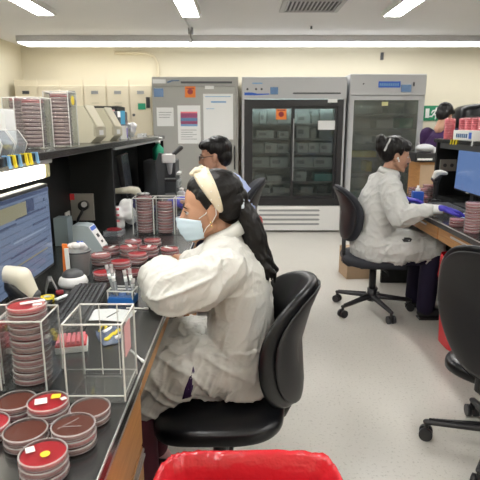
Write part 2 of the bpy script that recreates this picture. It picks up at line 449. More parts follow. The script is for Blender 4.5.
# ---------------------------------------------------------------- cold storage
def fz(y): return 2.016-(y-77)*.0130
def fx(x): return (x-242)*.01275
FD = .70
def shell(m, w, h, d, zb, zt, th=.05, mi=0):
    m.box(0, th, 0, d, zb, zt, mi); m.box(w-th, w, 0, d, zb, zt, mi); m.box(th, w-th, d-th, d, zb, zt, mi)
# middle sliding-door fridge
t = thing('glass_door_fridge', 'black framed refrigerator with two sliding glass doors and white louvred base', 'refrigerator', (.025, 6.79, 0))
W = 1.338
m = MB(); shell(m, W, 2, FD, .36, 1.75); m.box(0, W, 0, FD, 1.75, 2.016); m.box(.02, W-.02, .03, FD, .02, .36); m.build('cabinet', 'light_grey', t)
g = MB(); g.box(0, W, -.03, .001, 1.745, 2.016, bev=.008); hd = g.build('header_panel', 'light_grey', t)
MB().box(.36, .46, -.038, -.03, 1.80, 1.89, bev=.004).build('display', 'dial', hd)
v = MB(); v.box(.65, 1.26, -.034, -.03, 1.805, 1.825); v.build('vent_slot', 'dark_grey', hd)
v = MB(); v.prism([(.03, 1.825), (.12, 1.825), (.2, 1.81), (.35, 1.812), (.35, 1.80), (.18, 1.79), (.03, 1.79)], -.035, -.03); v.build('logo', 'blue', hd)
v = MB(); v.box(.13, .26, -.034, -.03, 1.93, 1.945); v.build('lettering', 'blue_soft', hd)
for x in (.07, .18, .25): MB().cyl((x, -.045, 1.865), .014, .015, axis='Y', n=12).build('indicator', 'dark_grey', hd)
v = MB(); v.box(1.10, 1.22, -.036, -.031, 1.70, 1.745); v.build('label_strip', 'paper', t)
v = MB()
v.box(.03, .10, -.02, .02, .37, 1.74); v.box(W-.10, W-.03, -.02, .02, .37, 1.74); v.box(.10, W-.10, -.02, .02, 1.66, 1.74); v.box(.10, W-.10, -.02, .02, .37, .46)
v.build('door_frame', 'black_plastic', t)
def slider(x0, x1, y, name, parent):
    r = MB(); z0, z1 = .46, 1.66; w = .035
    r.box(x0, x0+w, y, y+.02, z0, z1); r.box(x1-w, x1, y, y+.02, z0, z1); r.box(x0+w, x1-w, y, y+.02, z0, z0+w); r.box(x0+w, x1-w, y, y+.02, z1-w, z1)
    d = r.build(name, 'black_plastic', parent)
    MB().box(x0+w, x1-w, y+.008, y+.012, z0+w, z1-w).build('pane', 'glass', d)
    return d
d1 = slider(.10, .68, -.01, 'sliding_door', t); d2 = slider(.64, W-.10, .015, 'sliding_door', t)
MB().box(.665, .678, -.022, -.01, .7, 1.5).build('handle', 'grey', d1)
MB().box(.44, .575, -.0125, -.010, 1.49, 1.62).build('warning_label', 'orange', d1)
m = MB(); m.cyl((.5075, -.0145, 1.555), .035, .002, axis='Y', n=16); m.box(.455, .56, -.0145, -.0125, 1.60, 1.612); m.build('warning_symbol', 'dark_red', d1)
MB().box(.99, 1.21, .012, .0148, 1.36, 1.475).build('notice', 'paper', d2)
MB().box(.02, W-.02, -.02, .03, .025, .36, bev=.01).build('base_panel', 'white', t)
v = MB()
for i in range(4):
    z = .30-i*.062; v.prism([(.22, z), (.24, z+.014), (1.03, z+.014), (1.05, z), (1.03, z-.012), (.24, z-.012)], -.026, -.018)
v.build('louvres', 'grey', t)
shz = [1.42, 1.23, 1.04, .85, .66, .50]
for z in shz: MB().box(.06, W-.06, .06, FD-.08, z, z+.02).build('shelf', 'grey', t)
MB().box(.06, W-.06, .05, .07, 1.66, 1.70).build('added_glow_strip', mat('added fridge glow', (1, 1, 1), .5, emit=(.8, 1, .95), estr=8), t)  # glowing strip added to brighten the boxes on the shelves
fridge_roots = []
def carton(x, y, z, w, d, h, m_, label, name='reagent_box', cat='box', group=None, stripe=None):
    o = thing(name, label, cat, (x, y, z), group=group)
    b = MB(); b.box(0, w, 0, d, 0, h, bev=.003); b.build('carton', m_, o)
    if stripe: MB().box(w*.12, w*.55, -.002, 0, h*.35, h*.7).build('printed_label', stripe, o)
    return o
rowname = ['top shelf', 'second shelf down', 'third shelf down', 'fourth shelf down', 'fifth shelf down', 'bottom shelf']
items = {0: [(.15, .07, .17, 'box_grey'), (.24, .08, .15, 'box_white'), (.335, .13, .18, 'box_grey'), (.48, .14, .18, 'box_white'), (.72, .18, .12, 'box_white'), (.92, .09, .16, 'box_grey'), (1.03, .16, .18, 'box_grey')],
         1: [(.20, .22, .10, 'box_white'), (.43, .04, .09, 'dark_grey'), (.49, .13, .09, 'box_white'), (.72, .17, .16, 'box_white'), (.91, .08, .12, 'box_grey'), (1.02, .18, .15, 'box_grey')],
         2: [(.14, .15, .12, 'box_grey'), (.30, .16, .13, 'box_white'), (.47, .15, .12, 'box_white'), (.74, .14, .13, 'box_white'), (.89, .14, .13, 'box_white'), (1.04, .16, .13, 'box_white')],
         3: [(.14, .23, .13, 'box_white'), (.38, .24, .13, 'box_white'), (.70, .25, .13, 'box_white'), (.96, .26, .13, 'box_white')],
         4: [(.18, .12, .09, 'box_grey'), (.34, .2, .07, 'box_grey'), (.71, .16, .13, 'box_white'), (.98, .25, .10, 'teal')],
         5: [(.20, .18, .07, 'box_grey'), (.42, .16, .08, 'box_grey'), (.80, .16, .08, 'box_grey'), (1.02, .14, .09, 'dark_grey')]}
cn = {'box_grey': 'grey', 'box_white': 'white', 'dark_grey': 'dark', 'teal': 'teal'}
pos_w = ['first', 'second', 'third', 'fourth', 'fifth', 'sixth', 'seventh']
for r, lst in items.items():
    for k, (x, w, h, mm) in enumerate(lst):
        carton(.025+x, 6.79+.10, shz[r]+.02, w, .3, h, mm, '%s box, %s from left, %s of the sliding door fridge' % (cn[mm], pos_w[k], rowname[r]), group='reagent boxes in the sliding door fridge', stripe='grey' if mm == 'box_white' else None)

# left solid freezer
t = thing('upright_freezer', 'tall grey freezer with solid door covered in papers', 'freezer', (-1.121, 6.79, 0))
W = 1.096; lx = lambda x: (x-152)*.01274
m = MB(); m.box(0, W, .0, FD, .08, 2.016); m.box(.05, W-.05, .05, FD, 0, .08); m.build('cabinet', 'fridge_grey', t)
MB().box(.0, W-.0, -.03, -.001, 1.90, 2.016, bev=.005).build('header_panel', 'fridge_grey', t)
d = MB().box(.0, W-.03, -.04, -.001, .14, 1.895, bev=.008).build('door', 'fridge_grey', t)
hd = t
MB().box(lx(153), lx(166), -.036, -.03, 1.935, 1.985).build('name_label', 'paper', t)
v = MB(); v.prism([(lx(167), 1.955), (lx(172), 1.975), (lx(179), 1.975), (lx(180), 1.965), (lx(173), 1.962), (lx(168), 1.94)], -.036, -.03); v.build('logo', 'dial', t)
MB().box(lx(181), lx(232), -.034, -.03, 1.935, 1.960).build('vent_slot', 'dark_grey', t)
MB().box(lx(154), lx(163.5), -.05, -.04, fz(96), fz(88), bev=.003).build('display', 'dial', d)
MB().box(lx(205), lx(214), -.043, -.04, fz(88.5), fz(85.5)).build('small_label', 'paper', d)
MB().box(lx(185), lx(195.5), -.043, -.04, fz(96.5), fz(86)).build('warning_label', 'orange', d)
m = MB(); m.cyl((lx(190.2), -.045, fz(91)), .035, .002, axis='Y', n=16); m.box(lx(186.5), lx(194), -.045, -.043, fz(88.3), fz(87.4)); m.build('warning_symbol', 'dark_red', d)
p = MB().box(lx(156), lx(173), -.043, -.04, fz(124), fz(106)).build('notice', 'paper', d)
v = MB()
for k in range(3): v.box(lx(158), lx(171-k), -.045, -.043, fz(111+k*2.4), fz(110.4+k*2.4))
v.build('print', 'grey', p)
p = MB().box(lx(177), lx(200), -.043, -.04, fz(141), fz(104)).build('chart', 'paper', d)
for k, (a, b, mm) in enumerate([(110, 111.5, 'pink'), (111.5, 116, 'rust'), (116, 119, 'dial'), (119, 122, 'rust'), (122, 124, 'blue_soft')]):
    MB().box(lx(180), lx(197), -.045, -.043, fz(b), fz(a)).build('coloured_band', mm, p)
v = MB()
for k in range(5): v.box(lx(180), lx(196-(k % 2)*4), -.045, -.043, fz(128+k*2.2), fz(127.5+k*2.2))
v.build('print', 'grey', p)
p = MB().box(lx(203), lx(233), -.043, -.04, fz(137), fz(93)).build('notice_sheet', 'paper', d)
v = MB(); v.box(lx(211), lx(226), -.045, -.043, fz(101.5), fz(100)); v.box(lx(206), lx(214), -.045, -.043, fz(107.5), fz(107)); v.box(lx(205), lx(231), -.045, -.043, fz(96), fz(95.4)); v.build('print', 'blue_soft', p)
m = MB(); m.tube([(W-.045, -.04, 1.15), (W-.045, -.09, 1.13), (W-.045, -.09, .87), (W-.045, -.04, .85)], .012); m.build('handle', 'black_plastic', d)
# right glass door fridge
t = thing('tall_glass_fridge', 'grey framed refrigerator with one wide glass door and blue header label', 'refrigerator', (1.40, 6.79, 0))
W = .97; rx = lambda x: (x-350)*.01275
m = MB(); shell(m, W, 2, FD, .30, 1.76); m.box(0, W, 0, FD, 1.76, 2.05); m.box(.02, W-.02, .03, FD, 0.02, .30); m.build('cabinet', 'light_grey', t)
h = MB().box(0, W, -.03, -.001, 1.79, 2.05, bev=.008).build('header_panel', 'light_grey', t)
MB().box(.36, .64, -.036, -.03, 1.885, 1.96).build('name_label', 'blue', h)
v = MB()
for k in range(9): v.box(.375+k*.028, .393+k*.028, -.038, -.036, 1.905, 1.94)
v.build('lettering', 'blue_soft', h)
MB().box(.65, .78, -.04, -.03, 1.83, 1.92, bev=.004).build('display', 'dial', h)
MB().box(.80, .82, -.036, -.03, 1.90, 1.95).build('key_switch', 'black_plastic', h)
MB().cyl((.17, -.035, 1.93), .01, .006, axis='Y', n=10).build('screw_cap', 'dark_grey', h)
r = MB(); z0, z1 = .30, 1.78; w = .06
r.box(0.01, w, -.04, -.002, z0, z1); r.box(W-w-.02, W-.01, -.04, -.002, z0, z1); r.box(w, W-w-.02, -.04, -.002, z0, z0+.08); r.box(w, W-w-.02, -.04, -.002, z1-.05, z1)
d = r.build('door', 'light_grey', t)
MB().box(w, W-w-.02, -.02, -.014, z0+.08, z1-.05).build('pane', 'glass3', d)
MB().box(.42, .50, -.023, -.0205, 1.66, 1.71).build('sticker', mat('pale yellow', (.7, .68, .35), .6), d)
m = MB(); m.tube([(W-.05, -.04, 1.2), (W-.05, -.08, 1.18), (W-.05, -.08, .95), (W-.05, -.04, .93)], .010); m.build('handle', 'alu', d)
MB().box(.02, W-.02, -.02, .03, .03, .29, bev=.01).build('base_panel', 'light_grey', t)
sh3 = [1.55, 1.36, 1.17, .98, .79, .60, .42]
for z in sh3: MB().box(.06, W-.06, .06, FD-.08, z, z+.02).build('shelf', 'grey', t)
MB().box(.06, W-.06, .05, .07, 1.742, 1.758).build('added_glow_strip', mat('added fridge glow dim', (1, 1, 1), .5, emit=(.9, 1, .85), estr=2.5), t)  # added dim glow, out of sight behind the door frame, lights the cartons
row3 = [[(.1, .2, .1, 'box_grey'), (.55, .2, .12, 'dark_grey')], [(.1, .2, .07, 'box_grey'), (.40, .22, .1, 'box_white'), (.70, .18, .13, 'green')], [(.12, .15, .1, 'box_grey'), (.42, .4, .09, 'box_white')],
        [(.08, .34, .08, 'yellow'), (.5, .3, .1, 'box_white')], [(.3, .07, .13, 'yellow'), (.5, .3, .1, 'box_grey')], [(.1, .3, .1, 'box_grey'), (.5, .3, .12, 'teal')], [(.1, .35, .1, 'teal'), (.55, .3, .1, 'box_grey')]]
cn.update(green='green', yellow='yellow')
rowname3 = ['top shelf', 'second shelf down', 'third shelf down', 'fourth shelf down', 'fifth shelf down', 'sixth shelf down', 'bottom shelf']
for r, lst in enumerate(row3):
    for k, (x, w, h, mm) in enumerate(lst):
        carton(1.40+x, 6.90, sh3[r]+.02, w, .3, h, mm, '%s carton, %s from left, %s of the single door fridge' % (cn[mm], pos_w[k], rowname3[r]), 'stored_carton', group='cartons in the single door fridge')

# ============================================================ LEFT BENCH
BX0, BX1 = -1.07, -.25
YN, YFAR = .35, 4.9
t = tag(MB().box(BX0, BX1, YN, YFAR, B-.04, B, bev=.004).build('worktop', 'black_top'), 'long black worktop of the left bench holding culture plates', 'worktop')
m = tag(MB().box(BX1-.001, BX1+.002, YN, YFAR, B-.009, B-.003).build('worktop_edging', 'alu'), 'thin bright edging along the front of the left worktop', 'edging')
# cabinets under worktop
def drawer_unit(y0, y1, label, xf=BX1-.02):
    t = thing('drawer_cabinet', label, 'cabinet', (xf, (y0+y1)/2, 0)); h = (y1-y0)/2
    MB().box(-.78, -.022, -h, h, .08, B-.042).box(-.76, -.07, -h+.01, h-.01, 0, .08).build('body', 'black_panel', t)
    for z0, z1 in ((.56, .768), (.30, .55), (.09, .29)):
        d = MB().box(-.022, 0, -h+.004, h-.004, z0, z1, bev=.002).build('drawer', 'oak', t)
        mm = MB(); mm.box(0, .004, -h+.004, h-.004, z1-.012, z1-.006); mm.box(0, .006, -h+.004, h-.004, z1-.030, z1-.022); mm.build('pull_strip', 'alu', d)
    return t
drawer_unit(.37, .80, 'oak drawer cabinet under the near end of the left worktop')
drawer_unit(.805, 1.26, 'oak drawer cabinet beside the seated woman\'s knees')
drawer_unit(2.55, 3.05, 'oak drawer cabinet under the left worktop beyond the seated woman')
drawer_unit(4.3, 4.88, 'oak drawer cabinet at the far end of the left bench')
t = tag(MB().box(BX1-.045, BX1-.02, 1.262, 2.548, .70, B-.041).build('apron_rail', 'oak'), 'oak rail under the left worktop above the seated woman\'s lap', 'rail')
t = tag(MB().box(BX1-.045, BX1-.02, 3.052, 4.298, .70, B-.041).build('apron_rail', 'oak'), 'oak rail under the left worktop in front of the man', 'rail')
t = tag(MB().box(-1.055, -1.03, 1.262, 2.548, .0, B-.041).build('modesty_panel', 'black_panel'), 'black panel closing the back of the knee space under the left bench', 'panel')
t = tag(MB().box(-1.055, -1.03, 3.052, 4.298, .0, B-.041).build('modesty_panel', 'black_panel'), 'black panel behind the knee space in front of the man', 'panel')
# upper structure: back panel, dividers, shelf
SZ = 1.325
t = thing('bench_hutch', 'black shelving hutch with dividers standing on the left worktop', 'shelving', (0, 0, B))
MB().box(-.99, -.965, .5, 4.9, .001, SZ-B-.03).build('back_panel', 'black_panel', t)
for y in (2.90, 4.86): MB().box(-.965, -.72, y, y+.03, .001, SZ-B-.03).build('divider', 'black_panel', t)
MB().box(-1.07, -.71, .5, 4.92, SZ-B-.03, SZ-B, bev=.003).build('shelf', 'black_top', t)
MB().box(-.735, -.712, 2.95, 4.8, SZ-B-.045, SZ-B-.031).build('shelf_lamp', 'grey', t)
# task lamp
t = thing('task_lamp', 'glowing white task lamp fixed under the left shelf', 'lamp', (-.82, 1.4, SZ-.03))
MB().box(-.08, .08, -.62, .63, -.02, -.001, bev=.004).build('housing', 'light_grey', t)
MB().box(-.06, .07, -.60, .58, -.075, -.021, bev=.012).build('diffuser', 'task_light', t)
MB().box(-.06, .07, .581, .63, -.075, -.021, bev=.008).build('end_cap', mat('lamp end cap', (.75, .70, .40), .5), t)
# clips along the shelf edge
def clip(x, y, z, mm, label, g):
    t = tag(MB().prism([(-.014, .0135), (.007, .0135), (.010, -.016), (.013, -.024), (.006, -.026), (.0015, -.014), (.0012, .0105), (-.014, .0105)], -.0055, .0055).build('bench_clip', mm), label, 'clip', g)
    t.location = (x, y, z); t.rotation_euler = (0, 0, 0); return t
for i, y in enumerate([1.57, 1.61, 1.65, 1.70, 1.735, 1.79]):
    mm = ['blue_soft', 'yellow', 'blue_soft', 'yellow', 'yellow', 'blue_soft'][i]
    w_ = ['nearest', 'second', 'third', 'fourth', 'fifth', 'furthest'][i]
    clip(-.7095, y, SZ-.010, mm, '%s clip on the left shelf edge, %s of six from the camera' % ('yellow' if mm == 'yellow' else 'blue', w_), 'clips on the left shelf edge')
# sockets
t = thing('wall_socket', 'small white socket on the black back panel beside the monitor', 'socket', (-.9645, 2.80, .90))
MB().box(.0005, .008, -.035, .035, -.05, .05, bev=.002).build('plate', 'white', t); MB().box(.008, .011, -.012, .012, .01, .03).build('outlet', 'dark_grey', t); MB().box(.008, .011, -.012, .012, -.03, -.01).build('outlet', 'dark_grey', t)
t = thing('power_outlet_box', 'steel outlet plate with black plug on the black divider behind the meter', 'socket', (-.895, 2.899, .965))
MB().box(-.07, .06, -.02, -.001, -.08, .075, bev=.004).build('plate', 'socket_plate', t)
MB().box(-.075, -.045, -.025, -.02, .04, .075).build('red_tag', 'red_flat', t)
m = MB(); m.cyl((.01, -.06, .01), .028, .04, axis='Y', n=16); m.tube([(.01, -.05, .0), (.0, -.06, -.03), (-.02, -.055, -.06), (-.03, -.05, -.085)], .008); m.build('plug', 'black_plastic', t)
MB().cyl((.02, -.068, .02), .016, .008, axis='Y', n=14).build('plug_face', 'white', t)
# ============================================================ THINGS ON THE BENCHES
# petri dish: base, agar, lid; 88 mm wide, 15.5 mm pitch
def make_dish(agar, loc, label, group=None, rz=0, sticker=None, cat='petri dish', simple=False, s=1.0):
    t = thing('petri_dish', label, cat, loc, rz, group)
    t.scale = (s, s, s)
    return t
DPROT = {}
def dish_parts(agar, big):
    n = 36 if big else 18
    b = MB(); b.lathe([(.0, .0005), (.0415, .0005), (.0420, .0015), (.0420, .012)], n=n)
    g = MB(); g.cyl((0, 0, .0012), .0412, .0088, n=n)
    l = MB(); l.lathe([(.0445, .0045), (.0447, .0145), (.0438, .0153)], n=n, mi=1); l.lathe([(.0438, .0153), (.0001, .0153)], n=n, mi=0)
    l.lathe([(.0418, .0155), (.0428, .0163), (.0442, .0155), (.0450, .0143)], n=n, mi=2); l.lathe([(.0444, .0040), (.0454, .0045), (.0452, .0056)], n=n, mi=2)
    r = []
    for nm, mb, mt in (('dish_base', b, ['rim_faint']), ('agar', g, [agar]), ('lid', l, ['lid', 'rim', 'rim_line'])):
        me = mb.build(nm, mt); r.append((nm, me.data)); bpy.data.objects.remove(me)
    return r
def dish(agar, loc, label, group=None, rz=0, big=True, s=1.0, cat='petri dish'):
    k = (agar, big)
    if k not in DPROT: DPROT[k] = dish_parts(agar, big)
    t = thing('petri_dish', label, cat, loc, rz, group); t.scale = (s, s, s)
    for nm, me in DPROT[k]:
        o = bpy.data.objects.new(nm, me); C.objects.link(o); o.parent = t
    return t
PITCH = .0158
def stack(x, y, z, agars, where, group, big=True, jit=.0008, s=1.0):
    out = []; n = len(agars)
    for k, a in enumerate(agars):            # k=0 at the bottom
        if n == 1: lb = 'single petri dish ' + where
        else: lb = 'plate %s of %s' % ((ORD[n-1-k] if k else 'lowest').replace(' from the top', ' from top'), where)
        out.append(dish(a, (x+random.uniform(-jit, jit), y+random.uniform(-jit, jit), z+k*PITCH*s), lb, group, random.uniform(0, 6), big, s))
    return out
def label_on(t, poly, m, name, z=.0158, lab=None):
    b = MB(); b.prism(poly, z, z+.0006, plane='XY'); o = b.build(name, m, t)
    if lab: o['label'] = lab
    return o
def disc(t, c, r, m, name, z=.0158): return MB().cyl((c[0], c[1], z), r, .0006, n=20).build(name, m, t)
def rect(cx, cy, w, h, a): return [(cx+math.cos(a)*x-math.sin(a)*y, cy+math.sin(a)*x+math.cos(a)*y) for x, y in ((-w/2, -h/2), (w/2, -h/2), (w/2, h/2), (-w/2, h/2))]

G = 'culture plates at the near end of the left bench'
def front(x, y, agars, where):
    s = stack(x, y, B, agars, where, G, s=.93)
    for o in s: o.rotation_euler = (0, 0, 0)
    return s
s = front(-.343, .787, ['agar_dark', 'agar_dark', 'agar_red'], 'the short stack with a yellow dot')
disc(s[-1], (.006, -.008), .009, 'yellow', 'yellow_dot'); label_on(s[-1], rect(-.026, .008, .016, .018, .4), 'paper', 'paper_corner')
s[-1].rotation_euler = (0, 0, .1)
s = front(-.318, .872, ['agar_brown', 'agar_red', 'agar_brown'], 'the brown stack in front of the clear rack')
label_on(s[-1], rect(-.01, .0, .05, .003, .9), 'rim', 'pen_mark'); label_on(s[-1], rect(.0, -.01, .04, .003, .1), 'rim', 'pen_mark')
s = front(-.412, .876, ['agar_brown', 'agar_brown'], 'the brown glossy pair on the left, showing a lamp reflection')
s = front(-.398, .957, ['agar_dark', 'agar_brown', 'agar_red'], 'the stack with white and yellow stickers before the tall tower')
label_on(s[-1], rect(-.014, -.004, .026, .024, .35), 'paper', 'white_label'); label_on(s[-1], rect(.012, .018, .020, .018, .2), 'yellow', 'yellow_label'); label_on(s[-1], rect(.032, .008, .012, .012, .8), 'strap', 'paper_corner')
s = front(-.312, .958, ['agar_brown', 'agar_brown'], 'the brown pair resting against the corner of the clear rack')
s = front(-.478, .985, ['agar_dark', 'agar_brown'], 'the brown pair under the tall tower at the left')
s = front(-.498, .900, ['agar_dark', 'agar_red'], 'the red pair cut by the left edge of the picture')

# foreground clear rack
def acrylic_rack(loc, w, d, h, cells, label, rz=0, edge=.0022, fill='acrylic', lip=True, group=None, name='dish_rack', open_front=True):
    """clear rack: floor tray, back sheet, dividers with bright edges; local +x right, +y away"""
    t = thing(name, label, 'rack', loc, rz, group)
    MB().box(0, w, 0, d, .001, .006, bev=.001).build('tray', fill, t)
    e = MB(); r = edge
    xs = [w*k/cells for k in range(cells+1)]
    for x in xs:
        for y in (0, d): e.cap((x, y, .006), (x, y, h), r, r, n=8)
        e.cap((x, 0, h), (x, d, h), r, r, n=8)
    e.cap((0, d, h), (w, d, h), r, r, n=8); e.cap((0, 0, h), (w, 0, h), r, r, n=8)
    e.build('edge_rods', 'acrylic_edge', t)
    for x in xs: MB().box(x-.001, x+.001, 0, d, .006, h).build('divider_panel', fill, t)
    MB().box(0, w, d-.001, d+.001, .006, h).build('back_panel', fill, t)
    return t
t = acrylic_rack((-.380, 1.020, B), .127, .127, .185, 1, 'empty clear acrylic rack standing at the front edge of the left worktop', fill='acrylic')
e = MB(); e.cap((0, 0, .018), (.125, 0, .018), .0016, .0016, n=8); e.cap((.125, 0, .018), (.125, .125, .018), .0016, .0016, n=8); e.cap((0, .125, .018), (.125, .125, .018), .0016, .0016, n=8)
for q in ((.045, .125), (.088, .125)): e.cap((q[0], q[1], .006), (q[0], q[1], .185), .0014, .0014, n=8)
e.build('tray_rim', 'acrylic_edge', t)
MB().box(.1275, .1285, .02, .075, .10, .172).build('pink_label', 'pale_pink', t)
t = acrylic_rack((-.548, 1.068, B), .104, .108, .172, 1, 'clear open rack holding the tall tower of red plates')
e = MB(); e.cap((.054, 0, .006), (.054, 0, .10), .0, .0, n=6) if False else None
ag = ['agar_dark', 'agar_brown', 'agar_brown', 'agar_dark', 'agar_dark', 'agar_brown', 'agar_dark', 'agar_dark', 'agar_brown', 'agar_dark', 'agar_dark', 'agar_red']
s = stack(-.494, 1.122, B+.007, ag, 'the tall tower in the near clear rack', 'plates in the tall near tower', jit=.0018)
label_on(s[-1], rect(.012, .008, .055, .014, .35), 'paper', 'white_label', lab='white label strip'); label_on(s[-1], rect(.026, -.012, .02, .012, .1), 'strap', 'paper_corner')
s[-1].rotation_euler = (0, 0, .2)
t = acrylic_rack((-.662, 1.10, B), .105, .112, .16, 1, 'clear rack at the left edge holding a shorter tower')
ag = ['agar_dark', 'agar_brown', 'agar_dark', 'agar_dark', 'agar_brown', 'agar_dark', 'agar_dark', 'agar_red']
s = stack(-.607, 1.155, B+.007, ag, 'the shorter tower at the left edge behind the near plates', 'plates in the shorter near tower', jit=.0018)
label_on(s[-1], rect(.0, -.01, .05, .02, .1), 'paper', 'white_label')

# pink plate on its white carton
t = thing('pink_strip_tray', 'pink ribbed tray on a white carton behind the clear racks', 'tray', (-.462, 1.305, B), .25)
MB().box(-.042, .042, -.035, .035, .001, .018, bev=.002).build('carton', 'white', t)
MB().box(-.040, .040, -.033, .033, .0185, .024).build('base', 'red_flat', t)
for i in range(6): MB().box(-.037+i*.0128, -.028+i*.0128, -.032, .034, .0245, .033, bev=.002).build('rib', 'pink', t)
# crumpled blue yellow packet
m = MB()
R_ = []
for j in range(9):
    row = []
    for i in range(9):
        x, y = (i/8-.5)*.075, (j/8-.5)*.10
        row.append((x*(1-.25*abs(j/8-.5)), y, .003+.017*(1-(abs(i/8-.5)*2)**2)*(1-(abs(j/8-.5)*2)**2)+.008*noise.noise(V((i*.9, j*.8, 1)))**2*4))
    R_.append(row)
m.grid(R_, 0, closed=False); m.grid([[(p[0], p[1], .0012) for p in r] for r in R_], 0, closed=False)
t = thing('crumpled_packet', 'crumpled dark blue and yellow packet on the left worktop behind the empty rack', 'packet', (-.372, 1.375, B), .5)
m.build('wrapper', mat('slate wrapper', (.07, .10, .17), .4), t)
m = MB(); m.cap((-.02, -.03, .012), (.02, -.01, .024), .008, .007, flat=((0, 0, 1), .6)); m.build('yellow_corner', 'yellow', t)
m = MB(); m.cap((-.015, .005, .022), (.01, .028, .022), .007, .005, flat=((0, 0, 1), .6)); m.cap((.005, -.035, .012), (.02, -.033, .015), .006, .006); m.build('white_patch', 'white', t)
m = MB(); m.tube([(-.025, .04, .01), (-.012, .05, .024), (.0, .045, .018), (-.01, .03, .02)], .0025); m.build('yellow_tie', 'yellow', t)
# white folded sheet
t = thing('folded_sheet', 'white sheet of paper lying between the keyboard and the tube rack', 'paper', (-.420, 1.545, B), -.10)
m = MB(); m.prism([(-.065, .002), (-.01, .006), (.075, .003), (.075, .0045), (-.01, .0075), (-.065, .0035)], -.05, .05); m.build('sheet', 'paper', t)
m = MB(); m.cap((.004, -.03, .0085), (.02, .03, .0075), .0018, .0018, n=6); m.build('pen_line', 'dark_grey', t)
def swab(a, b, label, g=None):
    t = thing('cotton_swab', label, 'swab', a, group=g); d = V(b)-V(a)
    m = MB(); m.cap((0, 0, .0035), d+V((0, 0, .0035)), .0028, .0028, n=8); m.build('stick', 'white', t)
    m = MB(); m.cap(d*.86+V((0, 0, .0045)), d+V((0, 0, .0045)), .0042, .0042, n=8); m.build('tip', 'strap', t)
swab((-.378, 1.612, B), (-.308, 1.606, B), 'short white stick lying beside the tube rack')
swab((-.296, 1.285, B), (-.250, 1.215, B), 'white cotton swab overhanging the worktop edge beside the empty rack')

# keyboard
def keyboard(loc, rz, label, w=.42, d=.135):
    t = thing('keyboard', label, 'keyboard', loc, rz)
    MB().box(-w/2, w/2, -d/2, d/2, .001, .016, bev=.004).build('case', 'black_plastic', t)
    k = MB()
    cols = 18
    for r in range(6):
        y = -d/2+.012+r*(d-.024)/6
        for c in range(cols):
            x = -w/2+.012+c*(w-.024)/cols
            if r == 0 and 4 < c < 10:
                if c == 5: k.box(x, x+5*(w-.024)/cols-.003, y, y+.015, .016, .022)
                continue
            k.box(x, x+(w-.024)/cols-.005, y, y+(d-.024)/6-.0045, .016, .022)
    k.build('keys', mat('key caps', (.06, .062, .065), .55), t)
    return t
keyboard((-.540, 1.60, B), PI/2+.09, 'black computer keyboard before the near monitor', w=.50, d=.115)

# tube rack with blue base
t = thing('tube_rack', 'clear tube rack with blue base before the seated woman', 'rack', (-.404, 1.675, B), -.1)
MB().box(-.045, .045, -.03, .03, .001, .028, bev=.003).build('blue_base', 'blue_rack', t)
m = MB(); m.box(-.046, .046, -.031, -.027, .048, .052); m.box(-.046, .046, .027, .031, .048, .052); m.box(-.046, -.042, -.027, .027, .048, .052); m.box(.042, .046, -.027, .027, .048, .052); m.box(-.042, .042, -.002, .002, .048, .052)
for sx in (-1, 1):
    for sy in (-1, 1): m.box(sx*.043-.002, sx*.043+.002, sy*.028-.002, sy*.028+.002, .022, .052)
m.build('top_plate', 'acrylic_edge', t)
m = MB(); m.box(-.044, .044, -.029, .029, .0285, .047); m.build('clear_body', 'acrylic', t)
for i, (x, y, tx, ty, h) in enumerate([(-.030, .005, -.22, .02, .115), (-.018, -.008, -.16, 0, .105), (-.022, .015, -.2, .1, .112), (.018, .0, -.12, .05, .095), (.032, .012, -.10, .05, .098), (.035, -.015, .1, 0, .07)]):
    q = thing('sample_tube', 'clear capped sample tube in the blue based rack, %s' % ['leftmost', 'second from the left', 'third from the left', 'third from the right', 'second from the right', 'rightmost and shortest'][i], 'tube', (-.404+x, 1.675+y, B+.029), group='tubes in the blue based rack')
    q.rotation_euler = (-ty, tx, 0)
    m = MB(); m.cyl((0, 0, 0), .0058, h-.025, n=12); m.build('tube', 'tube_clear', q)
    m = MB(); m.cyl((0, 0, h-.025), .0066, .018, n=12); m.build('cap', 'rim_line', q)
    m = MB(); m.cyl((0, 0, h*.5), .0061, .018, n=12); m.build('label_band', 'paper', q)

# near monitor
def monitor(loc, rz, w, h, label, scr, stand=.10, tilt=0, extras=None):
    """screen faces local -y"""
    t = thing('monitor', label, 'monitor', loc, rz)
    bz = MB(); bz.box(-w/2-.012, w/2+.012, .0, .035, 0, h+.024, bev=.006)
    pn = bz.build('housing', 'black_plastic', t); pn.location = (0, 0, stand); pn.rotation_euler = (tilt, 0, 0)
    s_ = MB().box(-w/2, w/2, -.0025, -.0005, .012, h+.012).build('screen', scr, pn)
    if extras:
        for (x0, x1, z0, z1, mm, nm) in extras: MB().box(-w/2+x0*w, -w/2+x1*w, -.004, -.003, .012+z0*h, .012+z1*h).build(nm, mm, s_)
    m = MB(); m.box(-.03, .03, .036, .06, .012, stand+h*.6); m.build('stand_neck', 'black_plastic', t)
    m = MB(); m.box(-.12, .12, -.05, .12, .001, .012, bev=.004); m.build('stand_foot', 'black_plastic', t)
    m = MB(); m.box(-.02, .03, -.004, -.001, .002, .009); m.build('badge', 'light_grey', pn)
    return t
